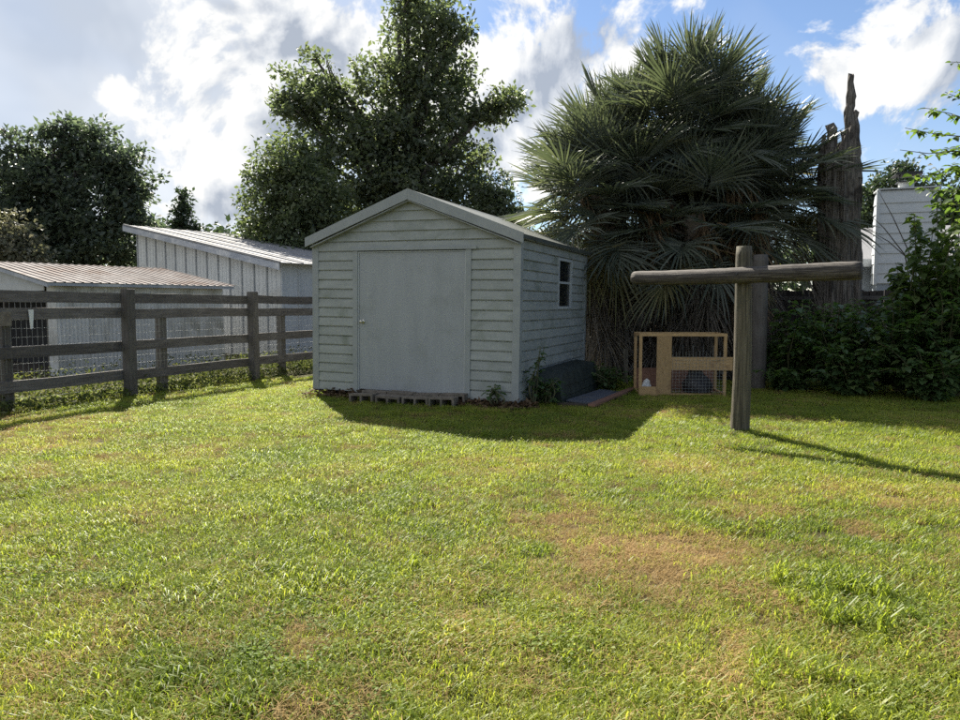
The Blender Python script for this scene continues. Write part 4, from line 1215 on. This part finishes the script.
for dx in (-.17, .17):
    for dy in (-.17, .17): q.box(cc.x + dx - .012, cc.x + dx + .012, cc.y + dy - .012, cc.y + dy + .012, CZ + .2, CZ + .34)
q.box(cc.x - .2, cc.x + .2, cc.y - .2, cc.y + .2, CZ + .18, CZ + .2)
q.prism([(-.30, 0), (.30, 0), (.24, .06), (-.24, .06)], lambda p, s: (cc.x + p[0], cc.y + (-.28 + .56 * s), CZ + .342 + p[1]))
q.build('chimney_cap', M['black'], ch)

# ------------------------------------------------------------------ shrubs on the right
def shrub(name, label, base, stems, leaf, mat, group=None, cat='shrub', per=26, spread=1.0, height=1.6, droop=.35, arch=.45, shape=.72, bare=.12):
    root = thing(name, label, cat, (base[0], base[1], 0), 0, group)
    sm = MB()
    P, N, D, Ls = [], [], [], []
    for k in range(stems):
        a = random.uniform(0, 6.283)
        h = height * random.uniform(.55, 1.08)
        sp_ = spread * random.uniform(.25, 1.0)
        pts = []
        wob = Vector((random.uniform(-.1, .1), random.uniform(-.1, .1), 0))
        for i in range(9):
            f = i / 8
            pts.append(Vector((math.cos(a) * sp_ * f ** 1.25, math.sin(a) * sp_ * f ** 1.25, h * (f - arch * f ** 3 * .5))) + wob * math.sin(f * 5))
        sm.tube(pts, [.014 * (1 - .8 * i / 8) + .002 for i in range(9)], 5)
        for j in range(per):
            f = bare + (1 - bare) * (j + random.random()) / per
            i = min(7, int(f * 8)); q_ = pts[i].lerp(pts[i + 1], f * 8 - i)
            # short side twigs carry the leaves outward
            ang = random.uniform(0, 6.283)
            out = Vector((math.cos(ang), math.sin(ang), random.uniform(-.1, .4)))
            q_ = q_ + out * random.uniform(.0, .20) * (1.1 - f)
            d = (out + Vector((0, 0, -droop * random.uniform(.3, 1.6)))).normalized()
            P.append(q_); D.append(d); N.append(Vector((random.uniform(-.4, .4), random.uniform(-.4, .4), 1)).normalized()); Ls.append(leaf * random.uniform(.55, 1.25) * (1.12 - .2 * f))
    sm.build('stems', M['stem'], root)
    P, N, D, Ls = np.array(P), np.array(N), np.array(D), np.array(Ls)
    Vv, F = leaf_geo(P, N, D, Ls, Ls * shape, .12, True)
    link('foliage', np_mesh('foliage', Vv, F, mat), root)
    return root
gshr = 'broad leaved shrubs along the back fence'
for (x, y, h, st, sp_, lf, lb) in ((5.4, 12.4, 1.45, 40, .9, .15, 'dark broad leaved shrub nearest the rear post'),
                               (6.05, 12.0, 1.65, 56, .9, .16, 'dark broad leaved shrub below the dead trunk'),
                               (6.8, 11.65, 1.75, 60, .95, .16, 'dark broad leaved shrub below the chimney'),
                               (7.45, 11.2, 1.85, 60, .95, .16, 'dark broad leaved shrub at the right edge of the picture'),
                               (6.75, 10.7, 0.95, 30, .75, .14, 'low spreading shrub at the lawn edge, far right'),
                               (5.85, 11.35, 0.9, 26, .75, .14, 'low spreading shrub at the lawn edge, middle of the thicket'),
                               (5.15, 12.1, 0.5, 16, .6, .12, 'smallest low weed clump at the left end of the thicket'),
                               (8.3, 12.4, 2.2, 56, 1.0, .16, 'tall dark shrub behind the thicket at the far right')):
    shrub('shrub', lb, (x, y), st, lf, M['shrub'], gshr, per=40, spread=sp_ * 1.1, height=h * 1.12)
shrub('sapling', 'tall leafy sapling with bright backlit leaves before the chimney', (7.15, 11.7), 15, .17, M['bright'], None, 'sapling', per=110, spread=.55, height=3.0, droop=.6, arch=.1)
shrub('sapling', 'second leafy sapling at the right picture edge', (7.5, 11.45), 14, .16, M['bright'], None, 'sapling', per=100, spread=.6, height=2.6, droop=.6, arch=.15)
shrub('sapling', 'slim sapling rising highest against the sky at the right edge', (7.8, 12.2), 7, .16, M['bright'], None, 'sapling', per=90, spread=.5, height=3.7, droop=.6, arch=.1)

# bare arching canes in front of the chimney
cn = thing('cane_clump', 'bare thin canes arching in front of the white chimney', 'canes', (8.0, 12.9, 0))
for (a, b_) in (((870, 215), (905, 255)), ((872, 232), (912, 262)), ((878, 190), (915, 265)), ((948, 210), (930, 268))):
    e = at(a[0], a[1], 12.9) - Vector((8.0, 12.9, 0)); m_ = at(b_[0], b_[1], 12.9) - Vector((8.0, 12.9, 0))
    q = MB(); q.tube([(0, 0, 0), (m_.x * .6, 0, m_.z * .65), m_, m_.lerp(e, .6) + Vector((0, 0, .05)), e], [.016, .013, .010, .008, .003], 6); q.build('cane', M['bark'], cn)
# overhanging branch from a tree standing just outside the frame on the right
ov = thing('overhanging_tree', 'leafy branches reaching in from a tree past the right edge', 'tree', (9.6, 11.2, 0))
O = Vector((9.6, 11.2, 0))
q = MB(); q.tube([(0, 0, -.1), (.05, 0, 1.5), (-.1, .05, 3.2), (-.3, .1, 4.6), (-.5, .1, 5.6)], [.10, .085, .06, .04, .02], 9, .05); q.build('trunk', M['bark'], ov, smooth=True)
lm = MB(); P, N, D, Ls = [], [], [], []
for (s, ends_) in (((-.1, .05, 3.2), ((905, 128), (925, 108), (945, 92), (932, 150), (912, 175), (900, 150))), ((-.3, .1, 4.6), ((950, 62), (958, 90), (975, 50), (985, 110))), ((-.05, 0, 2.6), ((935, 205), (950, 190), (920, 188), (948, 165), (975, 180)))):
    for e in ends_:
        E_ = at(e[0], e[1], 11.2 + random.uniform(-.4, .4)) - O
        pts = limb(lm, s, E_, .022, .004, 7, .06, .08)
        for j in range(54):
            f = .35 + .65 * random.random() ** .8
            i = min(6, int(f * 7)); q_ = pts[i].lerp(pts[i + 1], f * 7 - i)
            an = random.uniform(0, 6.283)
            d = Vector((math.cos(an), math.sin(an), random.uniform(-.8, .3))).normalized()
            P.append(q_ + d * random.uniform(0, .06)); D.append(d); N.append(Vector((random.uniform(-.6, .6), random.uniform(-.6, .6), 1)).normalized()); Ls.append(random.uniform(.08, .17))
lm.build('limbs', M['bark'], ov, smooth=True)
P, N, D, Ls = map(np.array, (P, N, D, Ls))
Vv, F = leaf_geo(P, N, D, Ls, Ls * .62, .12, True)
link('crown', np_mesh('crown', Vv, F, M['bright']), ov)

# weeds climbing the shed corner, under its window and by the cage
c0 = shed_pt(SHW + .16, .30)
shrub('climbing_weed', 'leafy weed climbing the front right corner of the shed', (c0.x, c0.y), 4, .09, M['shrub'], None, 'weed', per=16, spread=.16, height=.95, droop=.5, arch=.1)
c0 = shed_pt(SHW - .25, -.14)
shrub('weed', 'small weed before the right end of the shed front', (c0.x, c0.y), 6, .09, M['shrub'], None, 'weed', per=9, spread=.22, height=.42, bare=.5)
for (x, y, lb) in ((2.2, 12.4, 'weedy clump between shed and wooden cage, front one'), (2.05, 13.1, 'weedy clump between shed and wooden cage, back one')):
    shrub('weed', lb, (x, y), 16, .10, M['shrub'], None, 'weed', per=16, spread=.5, height=.5)
c0 = shed_pt(SHW + .30, .42)
shrub('weed', 'dark low weed at the left end of the dark trough', (c0.x, c0.y), 9, .10, M['shrub'], None, 'weed', per=14, spread=.25, height=.5)

# weeds along and behind the board fence: an uncountable low mass
def weed_strip():
    n = 14000
    tt = rng.uniform(-2.5, 9, n)
    off = np.abs(rng.normal(0, .38, n)) * np.where(rng.random(n) < .28, -.35, 1.0) + .02
    far = rng.random(n) < .25
    off = np.where(far, rng.uniform(.2, 3.0, n), off)
    hgt = (.12 + .42 * fbm(tt * 1.6, off * 1.6, 33, 3)) * np.where(off < 0, .45, 1.0)
    z = hgt * rng.random(n) ** .8
    dx, dy = .399, .917
    P = np.stack([-6.296 + dx * tt - dy * off, 9.617 + dy * tt + dx * off, z], 1)
    N = unit(n); N[:, 2] = np.abs(N[:, 2]) + .4
    D = unit(n); D[:, 2] = np.abs(D[:, 2]) * .8
    D /= np.linalg.norm(D, axis=1, keepdims=True)
    L = rng.uniform(.04, .10, n)
    Vv, F = leaf_geo(P, N, D, L, L * .45, .2, False)
    tag(link('weeds', np_mesh('weeds', Vv, F, M['weed'])), 'tangled green weeds along the foot of the board fence', 'weeds', kind='stuff')
weed_strip()
def litter():
    n = 2200
    u = rng.uniform(-.1, SHW + .3, n)
    keep = (u > DX1 - .1) | (u < .8) & (rng.random(n) < .35)
    u = u[keep]; n = len(u)
    v = rng.uniform(-.30, .12, n)
    z = .015 + .09 * rng.random(n) * np.clip(1 - np.abs(v + .02) / .28, 0, 1)
    mw = np.array(shed.matrix_basis)
    P = np.stack([u, v, z, np.ones(n)], 1) @ mw.T
    N = unit(n); N[:, 2] = np.abs(N[:, 2]) + .6
    D = unit(n); D[:, 2] *= .4; D /= np.linalg.norm(D, axis=1, keepdims=True)
    L = rng.uniform(.05, .11, n)
    Vv, F = leaf_geo(P[:, :3], N, D, L, L * .55, .3, False)
    tag(link('leaf_litter', np_mesh('leaf_litter', Vv, F, M['litter'])), 'brown dead leaves heaped under the shed front', 'leaves', kind='stuff')
litter()

# ------------------------------------------------------------------ grass
def blades(n, hmin, hmax, wid, lean, rad, seed, flat=0.0):
    r_ = random.Random(seed)
    mb = MB()
    for k in range(n):
        a, rr = r_.uniform(0, 6.283), rad * math.sqrt(r_.random())
        b0 = Vector((math.cos(a) * rr, math.sin(a) * rr, -.004))
        h = r_.uniform(hmin, hmax)
        az = r_.uniform(0, 6.283)
        d = Vector((math.cos(az), math.sin(az), 0))
        s = Vector((-math.sin(az), math.cos(az), 0)) * wid * r_.uniform(.7, 1.2) * .5
        ln = lean * r_.uniform(.3, 1.3) * h
        p1 = b0 + d * ln * .25 + Vector((0, 0, h * .55 * (1 - flat)))
        p2 = b0 + d * ln * .7 + Vector((0, 0, h * .88 * (1 - flat)))
        p3 = b0 + d * ln * 1.25 + Vector((0, 0, h * (.95 - .25 * lean) * (1 - flat)))
        mb.add([b0 - s, b0 + s, p1 - s, p1 + s, p2 - s * .7, p2 + s * .7, p3], [(0, 1, 3, 2), (2, 3, 5, 4), (4, 5, 6)])
    return mb

proto = bpy.data.collections.new('grass_tufts')
def pro(name, me):
    o = bpy.data.objects.new(name, me); proto.objects.link(o); return o
names = []
for k in range(4): pro(f'a{k}', blades(44, .022, .056, .0036, .95, .085, 10 + k).mesh('tuft', M['grass']))          # fine short lawn
for k in range(3): pro(f'b{k}', blades(30, .030, .068, .0050, .9, .08, 30 + k).mesh('tuft', M['grass']))               # broader blades
for k in range(3): pro(f'c{k}', blades(46, .03, .07, .0032, 1.3, .10, 50 + k, .25).mesh('tuft', M['thatch']))        # flat dry thatch
def clov(seed):
    r = np.random.default_rng(seed)
    n = 44
    a = r.uniform(0, 6.283, n); q = .09 * np.sqrt(r.random(n))
    P = np.stack([np.cos(a) * q, np.sin(a) * q, r.uniform(.008, .045, n)], 1)
    b = r.uniform(0, 6.283, n)
    D = np.stack([np.cos(b), np.sin(b), r.uniform(-.2, .5, n)], 1); D /= np.linalg.norm(D, axis=1, keepdims=True)
    N = r.normal(size=(n, 3)) * .5; N[:, 2] = 1
    L = r.uniform(.010, .022, n)
    Vv, F = leaf_geo(P, N, D, L, L * .75, .15, True)
    return np_mesh('clover', Vv, F, M['clover'])
for k in range(3): pro(f'd{k}', clov(70 + k))
for k in range(2): pro(f'e{k}', blades(26, .08, .16, .008, 1.0, .06, 90 + k).mesh('tuft', M['grass']))               # coarse weed tufts
# collection order is by name: a0-3, b0-2, c0-2, d0-2, e0-1
def scatter():
    X, Y = [], []
    for (ya, yb, dens) in ((1.2, 4.0, 430), (4.0, 7.0, 330), (7.0, 10.5, 240), (10.5, 14.6, 150)):
        xm = .70 * yb + 1.6
        n = int(dens * (yb - ya) * 2 * xm)
        x, y = rng.uniform(-xm, xm, n), rng.uniform(ya, yb, n)
        k = np.abs(x) < .70 * y + 1.6
        X.append(x[k]); Y.append(y[k])
    X, Y = np.concatenate(X), np.concatenate(Y)
    # keep clear of the shed and stay this side of the fences
    inv = np.array(shed.matrix_basis.inverted())
    lx = inv[0, 0] * X + inv[0, 1] * Y + inv[0, 3]; ly = inv[1, 0] * X + inv[1, 1] * Y + inv[1, 3]
    ok = ~((lx > -.02) & (lx < SHW + .02) & (ly > .0) & (ly < SHL + .05))
    ok &= ~((lx > SHW) & (lx < SHW + .9) & (ly > .55) & (ly < 2.6))
    cx = (X - fence.location.x) * .917 - (Y - fence.location.y) * .399
    ok &= cx > -1.2
    ok &= Y < 13.9 - .087 * (X - 1.5)
    X, Y = X[ok], Y[ok]
    n = len(X)
    dry = dryness(X, Y)
    nz_ = fbm(X * 2.3 + 4, Y * 2.3, 41, 3)
    big = fbm(X * .8, Y * .8 + 7, 61, 3)
    u = rng.random(n)
    kind = rng.integers(0, 4, n)
    br = (rng.random(n) < .30 + .5 * (nz_ - .5)); kind[br] = 4 + rng.integers(0, 3, br.sum())
    cl = (fbm(X * 1.3 + 2, Y * 1.3, 77, 3) > .50) & (rng.random(n) < .35) & (Y < 2.9 + 1.1 * rng.random(n)); kind[cl] = 10 + rng.integers(0, 3, cl.sum())
    th = u < dry * .85 + .12; kind[th] = 7 + rng.integers(0, 3, th.sum())
    ew = (rng.random(n) < .0004) | ((np.hypot(X - 1.75, (Y - 3.45) * .8) < .30) & (rng.random(n) < .30)) | ((np.hypot(X - 1.2, Y - 2.62) < .25) & (rng.random(n) < .18)); kind[ew] = 13 + rng.integers(0, 2, ew.sum())
    sc = rng.uniform(.6, 1.3, n) * (.62 + .7 * nz_) * (1 - .35 * dry)
    sc[ew] = rng.uniform(.55, .95, ew.sum())
    # the lawn is mown low near the path of the mower and lusher by the shed
    tint = np.clip(-.02 + .62 * fbm(X * 1.1, Y * 1.1, 91, 4) + rng.normal(0, .11, n) + .30 * dry, 0, 1)
    tint[ew] = np.minimum(tint[ew], .3)
    me = bpy.data.meshes.new('grass')
    me.vertices.add(n)
    me.vertices.foreach_set('co', np.stack([X, Y, ground_z(X, Y)], 1).astype(np.float32).ravel())
    for nm, dt, arr in (('kind', 'INT', kind.astype(np.int32)), ('rot', 'FLOAT', rng.uniform(0, 6.283, n).astype(np.float32)), ('size', 'FLOAT', sc.astype(np.float32)), ('tint', 'FLOAT', tint.astype(np.float32))):
        a = me.attributes.new(nm, dt, 'POINT'); a.data.foreach_set('value', arr)
    me.update()
    o = link('grass', me)
    for k in ('grass', 'thatch', 'clover'): me.materials.append(M[k])
    tag(o, 'mown yellow-green lawn grass with dry brown patches', 'grass', kind='stuff')
    ng = bpy.data.node_groups.new('grass_scatter', 'GeometryNodeTree')
    ng.interface.new_socket('Geometry', in_out='INPUT', socket_type='NodeSocketGeometry')
    ng.interface.new_socket('Geometry', in_out='OUTPUT', socket_type='NodeSocketGeometry')
    N_ = ng.nodes; Lk = ng.links
    gi, go = N_.new('NodeGroupInput'), N_.new('NodeGroupOutput')
    ci = N_.new('GeometryNodeCollectionInfo'); ci.inputs['Collection'].default_value = proto; ci.inputs['Separate Children'].default_value = True; ci.inputs['Reset Children'].default_value = True
    iop = N_.new('GeometryNodeInstanceOnPoints')
    def na_(nm, ty):
        q = N_.new('GeometryNodeInputNamedAttribute'); q.data_type = ty; q.inputs['Name'].default_value = nm; return q.outputs['Attribute']
    cmb = N_.new('ShaderNodeCombineXYZ'); Lk.new(na_('rot', 'FLOAT'), cmb.inputs['Z'])
    Lk.new(gi.outputs[0], iop.inputs['Points']); Lk.new(ci.outputs[0], iop.inputs['Instance'])
    iop.inputs['Pick Instance'].default_value = True
    Lk.new(na_('kind', 'INT'), iop.inputs['Instance Index'])
    Lk.new(cmb.outputs[0], iop.inputs['Rotation']); Lk.new(na_('size', 'FLOAT'), iop.inputs['Scale'])
    Lk.new(iop.outputs[0], go.inputs[0])
    md = o.modifiers.new('scatter', 'NODES'); md.node_group = ng
    print('grass points', n)
scatter()
